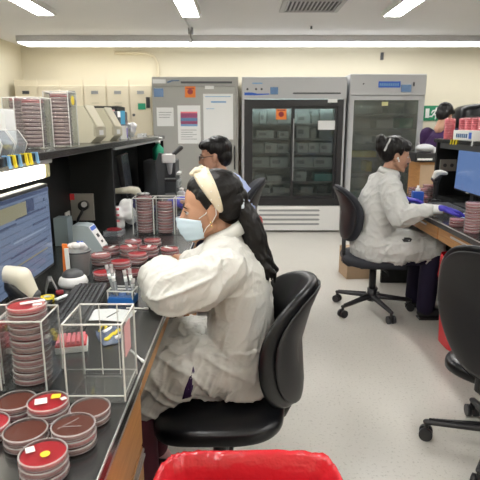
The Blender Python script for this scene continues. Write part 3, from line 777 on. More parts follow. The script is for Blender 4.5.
monitor((-.70, 1.60, B), PI/2, .49, .285, 'near desktop monitor showing a form of blue text rows', 'screen_form', .085, -.0,
        [(.0, 1, .955, .998, 'screen_bar', 'title_bar'), (.42, .93, .745, .765, 'screen_bar', 'toolbar'), (.0, .42, .70, .72, 'screen_bar', 'toolbar'),
         (.60, .72, .78, .93, 'screen_bar', 'picture_block'), (.2, .59, .76, .92, 'screen_tan', 'tan_block'), (.68, .97, .60, .625, 'screen_bar', 'field_row'), (.35, .9, .50, .52, 'screen_pale', 'field_row'),
         (.3, .9, .36, .375, 'screen_bar', 'field_row'), (.25, .9, .24, .255, 'screen_tan', 'field_row'), (.9, .92, .84, .88, 'screen_bar', 'user_icon')])
monitor((-.80, 3.70, B), PI/2+.12, .44, .27, 'dark desktop monitor of the second left workstation', 'screen_off', .11, -.1)
# handheld scanner in stand, near
def scanner(loc, rz, label, shell_, s=1.0, lift=0, hl=.12):
    """barcode reader on a stand: head points local +x"""
    t = thing('barcode_scanner', label, 'scanner', loc, rz); t.scale = (s, s, s)
    m = MB(); m.M = Matrix.Translation((0, 0, lift)); m.cap((-hl, 0, .150), (.005, 0, .158), .017, .024, flat=((0, 1, 0), .9)); m.cap((.005, 0, .158), (.045, 0, .150), .026, .030); m.cap((.045, 0, .150), (.068, 0, .105), .030, .022)
    remeshed(m, 'shell', shell_, t, .004, 5)
    m = MB(); m.M = Matrix.Translation((0, 0, lift)); m.cap((.015, 0, .125), (.052, 0, .095), .024, .026); m.cap((.015, 0, .13), (.035, 0, .05), .020, .018); m.build('handle', 'black_plastic', t)
    m = MB(); m.M = Matrix.Translation((0, 0, lift)); m.cap((.080, 0, .098), (.064, 0, .084), .016, .020); m.build('window', 'dark_grey', t)
    m = MB(); m.cyl((.03, 0, .001), .045, .012, r2=.035); m.cap((.03, 0, .01), (.034, 0, .05+lift), .014, .016); m.build('stand', 'black_plastic', t)
    return t
scanner((-.70, 1.46, B), .0, 'ivory barcode scanner standing before the near monitor', 'scanner', 1.05)
# tape, cards
t = thing('tape_roll', 'yellow roll of tape beside the scanner', 'tape', (-.672, 1.69, B))
m = MB(); m.lathe([(.013, .001), (.024, .001), (.024, .018), (.013, .018), (.013, .001)], n=24); m.build('tape', 'yellow', t)
m = MB(); m.lathe([(.0105, .0015), (.0128, .0015), (.0128, .0175), (.0105, .0175), (.0105, .0015)], n=24); m.build('core', 'paper', t)
t = thing('desk_card', 'grey folded card standing behind the yellow tape', 'card', (-.70, 1.80, B), .4)
m = MB(); m.prism([(-.02, .001), (-.006, .05), (.006, .05), (.024, .001), (.021, .001), (.004, .046), (-.004, .046), (-.017, .001)], -.03, .03); m.build('card', 'grey', t)
t = thing('specimen_pot', 'dark red plastic pot beside the keyboard corner', 'cap', (-.655, 1.765, B)); MB().cyl((0, 0, .001), .014, .012, n=20).build('cap', 'dark_red', t)
t = thing('white_packet', 'small white packet beside the dark red cap', 'packet', (-.632, 1.72, B), 1.1); MB().box(-.03, .03, -.009, .009, .001, .007, bev=.002).build('packet', 'paper', t)
# round device with dark dome
t = thing('dome_device', 'round white desktop device with dark grey dome beside the cup', 'device', (-.640, 1.875, B))
m = MB(); m.lathe([(.0, .001), (.052, .001), (.056, .012), (.050, .030), (.041, .038), (0, .038)], cap=False, n=32); m.build('base', 'white', t)
m = MB(); m.lathe([(.041, .0385), (.038, .050), (.024, .060), (.0, .063)], n=32); m.build('dome', 'dark_grey', t)
# cup with swabs
t = thing('waste_cup', 'grey plastic cup stuffed with white wrappers behind the dome device', 'cup', (-.655, 2.00, B))
m = MB(); m.lathe([(0, .001), (.038, .001), (.050, .105), (.052, .108), (.047, .108), (.035, .006), (0, .006)], n=32); m.build('cup', 'grey', t)
m = MB(); m.lathe([(.0505, .100), (.053, .104), (.0505, .108)], n=32); m.build('rim_band', 'dark_grey', t)
m = MB()
for k in range(7):
    a = k*2.4; m.ell((math.cos(a)*.022, math.sin(a)*.022, .118+.006*(k % 3)), (.020, .015, .013), n=10, m=6)
m.build('wrapper_wad', 'sheen_bag', t)
m = MB()
for k, (x, y) in enumerate([(-.01, .02), (.0, .015), (.008, .02)]): m.tube([(x, y, .11), (x+.004, y, .140), (x+.01, y-.004, .135)], .003)
m.build('blue_sticks', 'blue', t)
for i, (dx, a) in enumerate([(0, .10), (.018, .02)]):
    t = thing('orange_packet', 'orange swab packet leaning on the cup, %s of the two' % ['left', 'right'][i], 'packet', (-.708+dx, 1.995-.012*i, B), group='orange packets beside the cup')
    t.rotation_euler = (0, -.08+a, 0)
    MB().box(-.010, .010, -.004, .004, .002, .135-.01*i, bev=.002).build('packet', 'orange', t)
t = thing('white_packet', 'tall white packet between the orange packets and the cup', 'packet', (-.676, 1.935, B)); t.rotation_euler = (0, -.03, 0)
MB().box(-.007, .009, -.003, .003, .001, .13, bev=.001).build('packet', 'paper', t)
# meter with slanted face
t = thing('density_meter', 'pale grey meter with slanted white face and blue label behind the cup', 'meter', (-.735, 2.42, B), .0); t.scale = (.72, .85, .78)
m = MB(); m.prism([(-.085, .001), (.110, .001), (.108, .03), (.02, .165), (-.02, .172), (-.085, .172)], -.055, .055); m.build('housing', mat('meter grey', (.34, .40, .42), .45), t)
n_ = V((.135, 0, .088)).normalized(); T = V((.088, 0, -.135)).normalized()
def onface(nm, u0, u1, v0, v1, mm, off=.0025):
    m = MB(); o = V((.02, 0, .165))
    pts = [(o+T*u+V((0, v, 0))+n_*.0004) for u, v in ((u0, v0), (u1, v0), (u1, v1), (u0, v1))]
    m.grid([pts, [p+n_*off for p in pts]], 0, smooth=False); return m.build(nm, mm, t)
onface('face_plate', .004, .155, -.050, .050, 'white', .0015); onface('blue_label', .010, .035, -.045, .045, 'blue')
onface('button', .065, .090, -.02, .012, 'black_plastic', .005); onface('button', .115, .130, -.012, .010, 'black_plastic', .005)
t = tag(MB().box(-.035, .035, -.04, .04, .001, .145, bev=.003).build('blue_grey_carton', mat('carton blue grey', (.30, .38, .42), .6)), 'small blue grey carton behind the slanted meter', 'box')
t.location = (-.90, 2.55, B)

# pool of red dishes before the woman
pool = [(-.545, 1.965, ['agar_dark', 'agar_red'], 'the red pair behind the sample tubes'), (-.615, 2.185, ['agar_dark', 'agar_brown', 'agar_pink'], 'the pale topped stack between the cup and the red plates'),
        (-.512, 2.13, ['agar_red', 'agar_red'], 'the red pair in the middle of the crowd of plates'), (-.455, 2.20, ['agar_dark', 'agar_red', 'agar_red'], 'the stack touching the woman\'s sleeve'),
        (-.520, 2.335, ['agar_red', 'agar_dark', 'agar_red'], 'the labelled stack at the centre back of the crowd'), (-.620, 2.375, ['agar_red', 'agar_dark'], 'the pair just right of the slanted meter'),
        (-.428, 2.325, ['agar_red', 'agar_dark', 'agar_red'], 'the stack with a white label before the far rack'), (-.335, 2.36, ['agar_red', 'agar_red'], 'the labelled pair near the worktop edge'),
        (-.545, 2.52, ['agar_red', 'agar_red'], 'the rear pair with white label strips'), (-.445, 2.55, ['agar_dark', 'agar_red'], 'the rear pair in front of the filled rack'),
        (-.44, 2.02, ['agar_dark'], 'with dark agar beside the tube rack')]
for i, (x, y, ag, w_) in enumerate(pool):
    s = stack(x, y, B, ag, w_, 'red culture plates before the seated woman', jit=.004)
    if i in (1, 4, 5, 6, 7, 8): label_on(s[-1], rect(.0, -.005, .05, .016, .1*i), 'paper', 'white_label')
t = thing('plate_box', 'low clear box in the shade at the foot of the divider', 'box', (-.70, 2.78, B)); MB().box(-.05, .05, -.05, .05, .001, .03, bev=.006).build('box', 'bin_clear', t)
disc_ = MB().cyl((0, 0, .0312), .04, .006, n=24).build('lid', 'agar_dark', t)

# filled clear rack before the woman's face
t = acrylic_rack((-.595, 2.79, B), .345, .105, .205, 3, 'clear three bay rack in front of the woman\'s face, holding two towers', edge=.003)
stack(-.5375, 2.842, B+.007, ['agar_dark', 'agar_pink', 'agar_dark']*4+['agar_pink'], 'the left tower in the three bay rack', 'plates in the three bay rack, left tower', big=False, s=1.0)
s = stack(-.4225, 2.842, B+.007, ['agar_dark', 'agar_red']*5+['agar_red'], 'the right tower in the three bay rack', 'plates in the three bay rack, right tower', big=False)
t = thing('crumpled_bag', 'grey crumpled bag lying on top of the left tower', 'bag', (-.5375, 2.842, B+.007+13*PITCH+.001))
m = MB()
for k in range(6): m.ell((random.uniform(-.028, .028), random.uniform(-.025, .025), .010), (.022, .016, .008), n=10, m=6, rot=Matrix.Rotation(k, 3, 'Z').to_euler())
m.build('bag', 'grey', t)
# white glove bag
t = thing('plastic_bag', 'white plastic bag with red print hanging from the black divider edge', 'bag', (-.695, 3.02, .90))
m = MB()
for k in range(9): m.ell((random.uniform(-.05, .05), random.uniform(-.03, .03), random.uniform(-.06, .07)), (.045, .04, .045), n=14, m=8)
o = remeshed(m, 'bag', 'strap', t, .007, 2, disp=lambda p, n: n*.018*noise.noise(p*22))
m = MB()
for k in range(3): m.box(-.05+k*.004, -.01, -.082, -.080, .035-k*.035, .048-k*.035)
m.build('red_print', 'pink', t)
# items at second left station
scanner((-.72, 3.30, B), .1, 'ivory barcode scanner on the second left workstation behind the bag', 'scanner', 1.0, .03)
t = thing('phone', 'black desk telephone below the second monitor', 'telephone', (-.66, 3.62, B), .3)
MB().prism([(-.08, .001), (.08, .001), (.08, .02), (-.06, .06), (-.08, .06)], -.09, .09).build('body', 'black_plastic', t)
m = MB(); m.cap((-.045, -.09, .075), (-.045, .09, .075), .018, .018); m.build('handset', 'black_plastic', t)
t = thing('microscope', 'dark grey microscope with white head on the left bench near the man', 'microscope', (-.60, 4.20, B), .2)
m = MB(); m.box(-.07, .07, -.1, .1, .001, .04, bev=.01); m.build('foot', 'dark_grey', t)
m = MB(); m.prism([(-.08, .04), (-.02, .04), (-.02, .30), (.04, .30), (.05, .36), (-.06, .38), (-.09, .30)], -.035, .035); m.build('arm', 'dark_grey', t)
m = MB(); m.box(-.02, .07, -.06, .06, .15, .17); m.build('stage', 'black_plastic', t)
m = MB(); m.cap((.025, 0, .30), (.025, 0, .22), .028, .016); m.build('nosepiece', 'light_grey', t)
m = MB(); m.box(-.04, .07, -.05, .05, .30, .37, bev=.01); m.build('head', 'white', t)
m = MB(); m.cap((.06, -.03, .37), (.12, -.03, .42), .016, .018); m.cap((.06, .03, .37), (.12, .03, .42), .016, .018); m.build('eyepieces', 'black_plastic', t)
t = thing('wash_bottle', 'green and white wash bottle beside the microscope', 'bottle', (-.72, 4.55, B+.30))
m = MB(); m.lathe([(0, .001), (.05, .001), (.05, .10), (.02, .13), (.02, .14), (0, .14)], n=20); m.build('body', 'green', t)
m = MB(); m.lathe([(0, .1405), (.022, .1405), (.022, .165), (0, .165)], n=16); m.tube([(0, 0, .165), (0, 0, .19), (.04, 0, .19)], .008); m.build('nozzle', 'white', t)
t = thing('equipment_stack', 'grey boxy analyser with white tray beyond the second monitor', 'analyser', (-.70, 4.6, B))
MB().box(-.14, .14, -.14, .14, .001, .299, bev=.01).build('body', 'dark_grey', t)
MB().box(.141, .17, -.1, .08, .17, .19).build('tray', 'white', t); MB().box(.141, .16, -.11, .1, .06, .12, bev=.004).build('panel', 'light_grey', t); MB().box(.1605, .164, -.08, .05, .075, .105).build('strip', 'grey', t)
for (x, y, h, mm, lab) in [(-.46, 3.98, .11, 'light_grey', 'pale grey canister beside the microscope foot'), (-.40, 4.35, .08, 'green', 'small green bottle behind the pale canister'), (-.33, 4.2, .06, 'orange', 'short orange pot near the man\'s gloves')]:
    t = thing('reagent_bottle', lab, 'bottle', (x, y, B)); m = MB(); m.lathe([(0, .001), (.035, .001), (.035, h*.75), (.018, h*.9), (0, h*.9)], n=18); m.build('body', mm, t); MB().cyl((0, 0, h*.9), .018, h*.18, n=14).build('cap', 'white', t)
t = thing('fabric_bundle', 'dark grey folded cloth on the left bench near the man', 'cloth', (-.42, 3.72, B)); m = MB(); m.ell((0, 0, .03), (.09, .07, .028)); m.ell((.04, .03, .04), (.05, .06, .03)); remeshed(m, 'cloth', 'dark_grey', t, .008, 3)
t = thing('red_tray', 'small red tray near the man\'s gloved hands', 'tray', (-.36, 3.93, B)); MB().box(-.06, .06, -.08, .08, .001, .03, bev=.004).build('tray', 'red_flat', t)

# on top of the left shelf
Z_ = SZ
def shelf_rack(x, y, n, rz, label, gl, hi, sticker=False):
    t = acrylic_rack((x, y, Z_), .105, .115, hi, 1, label, rz, .0022)
    if sticker:
        m = MB(); m.cyl((.1065, .06, hi-.035), .020, .001, axis='X', n=20); m.build('yellow_sticker', 'yellow', t)
    c, s_ = math.cos(rz), math.sin(rz); px, py = .0525, .0575
    stk = stack(x+c*px-s_*py, y+s_*px+c*py, Z_+.0075, (['agar_shelf']*18)[:n-1]+['agar_red'], gl, 'plates in '+gl, big=False)
    return t
shelf_rack(-.842, 2.26, 14, 0, 'tall clear rack with a yellow sticker on the left shelf', 'the tower in the shelf rack with the yellow sticker', .235, True)
shelf_rack(-.885, 2.06, 12, 0, 'clear rack with red topped tower on the left shelf behind the clear bins', 'the middle tower on the left shelf', .20)
shelf_rack(-1.02, 2.26, 13, 0, 'clear rack at the back of the left shelf against the wall side', 'the rearmost tower on the left shelf', .21)
def clear_bin(x, y, label):
    t = thing('clear_bin', label, 'bin', (x, y, Z_), group='clear bins on the left shelf')
    m = MB(); prof = [(-.05, .001), (.045, .001), (.058, .035), (.03, .078), (-.05, .078)]
    m.prism(prof, -.045, -.042); m.prism(prof, .042, .045); m.box(-.049, .044, -.042, .042, .001, .004)
    m.prism([(.045, .001), (.058, .035), (.055, .036), (.042, .001)], -.042, .042); m.box(-.05, -.047, -.042, .042, .004, .078); m.build('shell', 'bin_clear', t)
    e = MB(); 
    for yy in (-.044, .044):
        for a, b in zip(prof[1:], prof[2:]): e.cap((a[0], yy, a[1]), (b[0], yy, b[1]), .0018, .0018, n=6)
    e.build('edges', 'acrylic_edge', t)
    m = MB(); m.ell((0, 0, .03), (.035, .03, .02)); m.ell((.01, .01, .045), (.02, .02, .015)); m.build('contents', 'grey', t)
clear_bin(-.790, 1.74, 'clear slanted bin on the left shelf, further one of the two')
clear_bin(-.790, 1.64, 'clear slanted bin on the left shelf, nearer one, cut by the picture edge')
t = thing('label_card_box', 'white printed carton behind the clear bins on the left shelf', 'box', (-.885, 1.88, Z_))
MB().box(-.06, .06, -.04, .04, .001, .15, bev=.003).build('carton', 'paper', t)
m = MB()
for k in range(4): m.box(-.045, .04-.01*(k % 2), -.0415, -.0402, .125-k*.016, .130-k*.016)
m.build('print', 'grey', t)
def hopper(x, y, label, sc_=1):
    t = thing('hopper_bin', label, 'bin', (x, y, Z_), -.12, 'beige hopper bins on the left shelf'); t.scale = (.9, .95, 1.18)
    prof = [(-.10, .001), (.045, .001), (.085, .028), (.085, .068), (.015, .165), (-.10, .165)]
    m = MB(); m.prism(prof, -.075, .075); m.build('shell', 'beige', t)
    m = MB(); m.prism([(.0865, .072), (.0175, .168), (.019, .170), (.0885, .073)], -.060, .060); m.build('flap', mat('beige flap', (.60, .56, .42), .5), t)
    m = MB(); m.prism([(.046, -.0), (.087, .027), (.088, .029), (.088, .031)], -.07, .07) if False else m.box(.0855, .0875, -.03, .03, .035, .058); m.build('card', 'paper', t)
    m = MB(); m.prism([(.07, .03), (.082, .03), (.082, .066), (.072, .08)], -.078, -.0755); m.build('side_rib', 'beige_dark', t)
hopper(-.835, 2.86, 'beige slanted hopper bin on the left shelf, nearer one of the two')
hopper(-.830, 3.24, 'beige slanted hopper bin on the left shelf, further one of the two')
t = thing('marker_pot', 'clear pot of tubes with a blue tag at the far end of the left shelf', 'pot', (-.80, 3.62, Z_))
m = MB(); m.lathe([(0, .001), (.04, .001), (.045, .10), (.041, .10), (.037, .005), (0, .005)], n=20); m.build('pot', 'bin_clear', t)
m = MB(); m.box(-.02, .01, -.02, -.016, .02, .19); m.build('blue_tag', mat('cyan tag', (.08, .38, .62), .5), t)
m = MB()
for k in range(5): m.cyl((-.02+.01*k, .01*(k % 2), .006), .006, .12, n=8)
m.build('tubes', 'rim', t)
t = thing('crumpled_bag', 'white crumpled bag at the far end of the left shelf', 'bag', (-.79, 3.84, Z_))
m = MB()
for k in range(8): m.ell((random.uniform(-.04, .04), random.uniform(-.04, .04), random.uniform(.03, .09)), (.035, .03, .028), n=12, m=8)
remeshed(m, 'bag', 'strap', t, .007, 1, disp=lambda p, n: n*.008*noise.noise(p*30))
for i, (y, mm) in enumerate([(3.48, 'blue'), (4.05, 'white'), (4.2, 'white')]):
    t = thing('small_carton', ['violet printed carton beside the pot on the left shelf', 'small white carton past the crumpled bag on the left shelf', 'last white carton on the left shelf'][i], 'box', (-.775, y, Z_))
    MB().box(-.02, .02, -.02, .02, .001, .09 if i == 0 else .03, bev=.002).build('carton', 'paper', t)
    MB().box(.0205, .0215, -.012, .012, .01, .075 if i == 0 else .02).build('printed_label', mat('violet print', (.22, .16, .55), .6) if i == 0 else 'dark_grey', t)
# far shelving with black goods between shelf and lockers
t = thing('storage_shelving', 'black open shelving with dark goods before the cream lockers', 'shelving', (-1.72, 6.2, 0))
m = MB(); m.box(-.30, .32, -.2, .2, 1.60, 1.63)
for x in (-.30, .29):
    m.box(x, x+.03, -.2, .2, 0, 1.6)
for z in (1.22, 1.40, .8): m.box(-.27, .29, -.2, .2, z, z+.02)
m.build('frame', 'black_panel', t)
for i, (x, z, w, h, mm) in enumerate([(-.22, 1.42, .13, .12, 'pale_pink'), (-.07, 1.42, .12, .10, 'box_white'), (.07, 1.42, .12, .13, 'box_white'), (-.20, 1.24, .16, .10, 'box_grey'), (.0, 1.24, .22, .12, 'black_plastic')]):
    o = tag(MB().box(0, w, 0, .25, .001, h, bev=.004).build('storage_box', mm), ['pale pink box, left on the upper tier of the black shelving', 'white box, middle of the upper tier of the black shelving', 'white box, right on the upper tier of the black shelving', 'grey box, left on the lower tier of the black shelving', 'black box, right on the lower tier of the black shelving'][i], 'box', 'boxes on the black shelving')
    o.location = (-1.72+x, 6.02, z)
t = thing('dark_instrument', 'dark instrument with white tag standing left of the grey freezer', 'instrument', (-1.28, 5.6, 0))
MB().box(-.10, .09, -.15, .15, 0, 1.30, bev=.01).build('pedestal', 'black_panel', t)
m = MB(); m.box(-.07, .06, -.1, .1, 1.301, 1.56, bev=.02); m.build('head', 'dark_grey', t); MB().box(.0, .05, -.112, -.101, 1.50, 1.56).build('tag', 'paper', t)

# ============================================================ RIGHT BENCH
RX0, RX1 = 1.27, 2.12
RN, RF = 1.0, 4.55
tag(MB().box(RX0, RX1, RN, RF, B-.04, B, bev=.004).build('worktop', 'black_top'), 'black worktop of the right bench beside the gloved woman', 'worktop')
tag(MB().box(RX0-.002, RX0+.001, RN, RF, B-.009, B-.003).build('worktop_edging', 'alu'), 'thin bright edging along the front of the right worktop', 'edging')
def rdrawer(y0, y1, label):
    t = thing('drawer_cabinet', label, 'cabinet', (RX0+.02, (y0+y1)/2, 0)); h = (y1-y0)/2
    MB().box(.02, .45, -h, h, .69, B-.042).build('body', 'black_panel', t)
    d = MB().box(0, .019, -h+.004, h-.004, .69, B-.042, bev=.002).build('front', 'oak', t)
    MB().box(-.004, 0, -h*.45, h*.45, .745, .757).build('pull_strip', 'alu', d)
for i, (a, b) in enumerate([(1.05, 1.75), (1.76, 2.50), (2.51, 3.25), (3.26, 4.0), (4.01, 4.5)]):
    rdrawer(a, b, 'oak drawer front under the right worktop, ' + ['nearest the camera', 'behind the near right chair', 'beside the stacked plates', 'above the gloved woman\'s knees', 'furthest from the camera'][i])
for y, lb in ((1.01, 'near'), (4.50, 'far')):
    tag(MB().box(RX0+.03, RX1-.03, y, y+.04, 0, B-.041).build('bench_end_panel', 'black_panel'), 'black end panel closing the %s end of the right bench' % lb, 'panel')
tag(MB().box(RX1-.06, RX1-.03, 1.051, 4.499, 0, B-.041).build('modesty_panel', 'black_panel'), 'black panel closing the back of the knee space under the right bench', 'panel')
RS = 1.305
t = thing('bench_hutch', 'black shelving hutch with divider standing on the right worktop', 'shelving', (0, 0, B))
MB().box(2.09, 2.12, 1.2, 4.5, .001, RS-B-.03).build('back_panel', 'black_panel', t)
MB().box(1.70, 2.09, 4.46, 4.49, .001, RS-B-.03).build('divider', 'black_panel', t)
MB().box(1.70, 2.09, 1.9, 1.93, .001, RS-B-.03).build('divider', 'black_panel', t)
MB().box(1.68, 2.12, 1.2, 4.50, RS-B-.03, RS-B, bev=.003).build('shelf', 'black_top', t)
m = MB(); m.box(1.70, 1.74, 2.2, 4.4, RS-B-.075, RS-B-.031); m.build('shelf_lamp', 'dark_grey', t)
t = thing('power_outlet_box', 'beige outlet plate on the right divider behind the white scanner', 'socket', (1.80, 4.459, 1.08))
MB().box(-.07, .07, -.02, -.001, -.05, .05, bev=.004).build('plate', 'socket_plate', t); [MB().cyl((q, -.023, 0), .016, .003, axis='Y', n=14).build('outlet', 'dark_grey', t) for q in (-.03, .03)]
monitor((1.70, 3.80, B), -PI/2-.03, .50, .31, 'right desktop monitor with a plain blue screen', 'screen_blue', .10, -.03)
t = scanner((1.62, 4.12, B), PI, 'white barcode scanner on the right bench beside the blue screen', 'scanner_white', .85, .11, .045)
keyboard((1.52, 3.68, B), PI/2-.05, 'black keyboard on the right bench beyond the gloved hand', .44, .16)
s = stack(1.325, 2.86, B, ['agar_pink', 'agar_red']*5+['agar_pink'], 'the tall pink tower on the right worktop', 'plates in the tall right tower', jit=.002)
s = stack(1.318, 3.05, B, ['agar_pink', 'agar_red', 'agar_pink'], 'the short pink stack beside the gloved hand', 'plates in the short right stack', jit=.002)
t = thing('red_pad', 'dark red folder under the woman\'s wrist on the right bench', 'folder', (1.36, 3.62, B)); MB().box(-.045, .06, -.10, .10, .001, .008).build('cover', 'dark_red', t)
t = thing('blue_dispenser', 'blue box bottle with white pump cap on the right bench', 'bottle', (1.375, 3.93, B))
MB().box(-.04, .04, -.03, .03, .001, .10, bev=.008).build('body', 'blue', t); m = MB(); m.lathe([(0, .1005), (.018, .1005), (.018, .12), (.009, .125), (.009, .145), (0, .145)], n=14); m.build('cap', 'white', t)
for i, (x, y) in enumerate([(1.50, 4.18), (1.59, 4.30), (1.49, 4.36), (1.46, 4.05)]):
    stack(x, y, B, ['agar_pink', 'agar_dark', 'agar_pink', 'agar_dark', 'agar_dark', 'agar_pink', 'agar_pink'][:[6, 7, 5, 3][i]], ['the middle tower before the right divider', 'the tallest tower against the right divider', 'the rear left tower behind the blue bottle', 'the low tower near the blue bottle'][i], 'clear plate towers at the far end of the right bench', big=False)
for i, (x, y, w, d, mm, rz, lab) in enumerate([(1.56, 3.28, .13, .09, 'yellow', .3, 'yellow card lying on the right bench under the monitor'), (1.50, 3.27, .07, .1, 'blue_soft', .4, 'blue card lying beside the yellow card on the right bench'), (1.53, 3.42, .03, .08, 'white', -.6, 'white note lying before the right monitor')]):
    t = tag(MB().box(-w/2, w/2, -d/2, d/2, .001, .006+.003*i).build('desk_card', mm), lab, 'card'); t.location = (x, y, B); t.rotation_euler = (0, 0, rz)
# shelf goods right
t = thing('plate_sleeve', 'sleeve of pink culture plates standing on end of the right shelf', 'plate sleeve', (1.735, 4.32, RS), group='pink plate sleeves on the right shelf')
t['label'] = 'upright clear sleeve of pink plates at the far end of the right shelf'
def sleeve(t, n, lean=0):
    m = MB(); z = .002
    for k in range(n): m.lathe([(0, z), (.041, z), (.0425, z+.006), (.041, z+.012), (0, z+.012)], c=(lean*k, 0, 0), n=18); z += .0135
    m.build('plates', 'pink', t)
    m = MB(); m.lathe([(.0435, .002), (.0435, z), (.03, z+.008), (.004, z+.012)], n=18); m.build('wrap', 'lid', t)
sleeve(t, 12)
for i in range(5):
    t = thing('plate_sleeve', 'clear sleeve of pink plates behind the white carton on the right shelf, %s' % ['furthest', 'second furthest', 'middle', 'second nearest', 'nearest'][i], 'plate sleeve', (1.82, 4.24-i*.115, RS), group='pink plate sleeves on the right shelf')
    sleeve(t, 12)
t = thing('glove_carton', 'white carton with dark blue print lying on the right shelf', 'box', (1.745, 3.98, RS))
MB().box(-.05, .05, -.18, .16, .001, .075, bev=.003).build('carton', 'white', t)
m = MB()
for k in range(6): m.box(-.052, -.0502, -.10+k*.035, -.075+k*.035, .02, .05)
m.build('print', 'dial', t); MB().box(-.052, -.0502, -.17, -.125, .015, .06).build('blue_patch', 'blue', t)
for i, y in enumerate([4.12, 4.07, 4.02]): clip(1.6795, y, RS-.01, 'yellow', 'yellow clip on the right shelf edge, %s of the three' % ['furthest', 'middle', 'nearest'][i], 'clips on the right shelf edge').rotation_euler = (0, 0, PI)
clip(1.6795, 3.74, RS-.01, 'white', 'white clip on the right shelf edge above the blue screen', None).rotation_euler = (0, 0, PI)
# black rounded machine and far bench behind right shelf
t = thing('rounded_machine', 'large black machine with rounded glossy hood beyond the right shelf', 'machine', (3.12, 6.2, 0))
MB().box(-.45, .9, -.25, .35, 0, 1.30, bev=.02).build('cabinet', 'black_panel', t)
m = MB(); m.sup(.68, .24, .20, .4, .5, fn=lambda p: p+V((.12, .05, 1.47))); m.build('hood', 'leather', t)
t = thing('wood_cabinet', 'narrow brown wooden cabinet behind the right bench', 'cabinet', (2.05, 5.7, 0))
MB().box(-.11, .11, -.15, .2, 0, 1.03, bev=.004).build('body', 'oak', t); MB().box(-.10, .10, -.155, -.1505, .1, 1.0).build('door', 'brown_card', t)
t = thing('grey_device', 'grey and black bench device on the wooden cabinet behind the right bench', 'device', (2.0, 5.62, 1.031))
MB().box(-.12, .12, -.1, .14, 0, .10, bev=.01).build('base', 'black_plastic', t); m = MB(); m.ell((.0, -.02, .145), (.10, .09, .045)); m.ell((.09, -.05, .10), (.03, .04, .06)); m.build('cover', 'light_grey', t)
m = MB(); m.box(-.10, .06, -.105, -.1005, .02, .04); m.build('trim', 'white', t)
# cardboard box and bins on the floor
t = thing('cardboard_box', 'small brown cardboard box on the floor behind the right woman\'s chair', 'box', (1.12, 4.75, 0), .1)
MB().box(-.13, .13, -.13, .13, .001, .27).build('body', 'brown_card', t)
m = MB(); m.box(-.13, -.002, -.13, .13, .2705, .274); m.box(.002, .13, -.13, .13, .2705, .274); m.build('flaps', 'brown_card', t)
def lined_bin(loc, w, d, h, label, body, r=.07, rz=0):
    """rectangular waste bin with a liner bag folded over its rim"""
    t = thing('lined_waste_bin', label, 'bin', loc, rz)
    def ring(s, z, n=160, wob=0, ph=0):
        out = []
        for i in range(n):
            a = 2*PI*i/n; ca, sa = math.cos(a), math.sin(a); e = .34
            k = s*(1+wob*noise.noise(V((ca*4, sa*4, z*9+ph))))
            out.append((w/2*k*math.copysign(abs(ca)**e, ca), d/2*k*math.copysign(abs(sa)**e, sa), z+wob*.45*noise.noise(V((ca*11, sa*11, ph+3)))))
        return out
    m = MB(); m.grid([ring(.80, .005), ring(.985, h-.03), ring(.99, h-.004), ring(.975, h-.004), ring(.79, .02)], 0, cap=False)
    m.grid([ring(.80, .005), ring(.40, .0045)], 0, cap=True); m.build('bin_body', body, t)
    m = MB()
    m.grid([ring(1.06, h-.15, wob=.05), ring(1.055, h-.10, wob=.035, ph=1), ring(1.045, h-.05, wob=.02, ph=2), ring(1.03, h-.005, wob=.008), ring(1.0, h+.008, wob=.014), ring(.955, h, wob=.004), ring(.91, h-.06, wob=.02, ph=4), ring(.86, h-.16, wob=.03, ph=5), ring(.82, h-.30, wob=.06, ph=6), ring(.6, h-.42, wob=.08), ring(.05, h-.44)], 0, cap=False)
    m.build('liner', 'red', t)
    return t
lined_bin((.02, .955, 0), .44, .40, .60, 'waste bin lined with a shiny red bag in the foreground', 'beige')
t = lined_bin((.05, 4.35, 0), .28, .30, .62, 'slim red lined waste bin standing behind the woman\'s ponytail', 'red_flat')
lined_bin((1.43, 3.13, 0), .24, .26, .60, 'red lined waste bin under the right bench, half hidden by the near chair', 'red_flat')
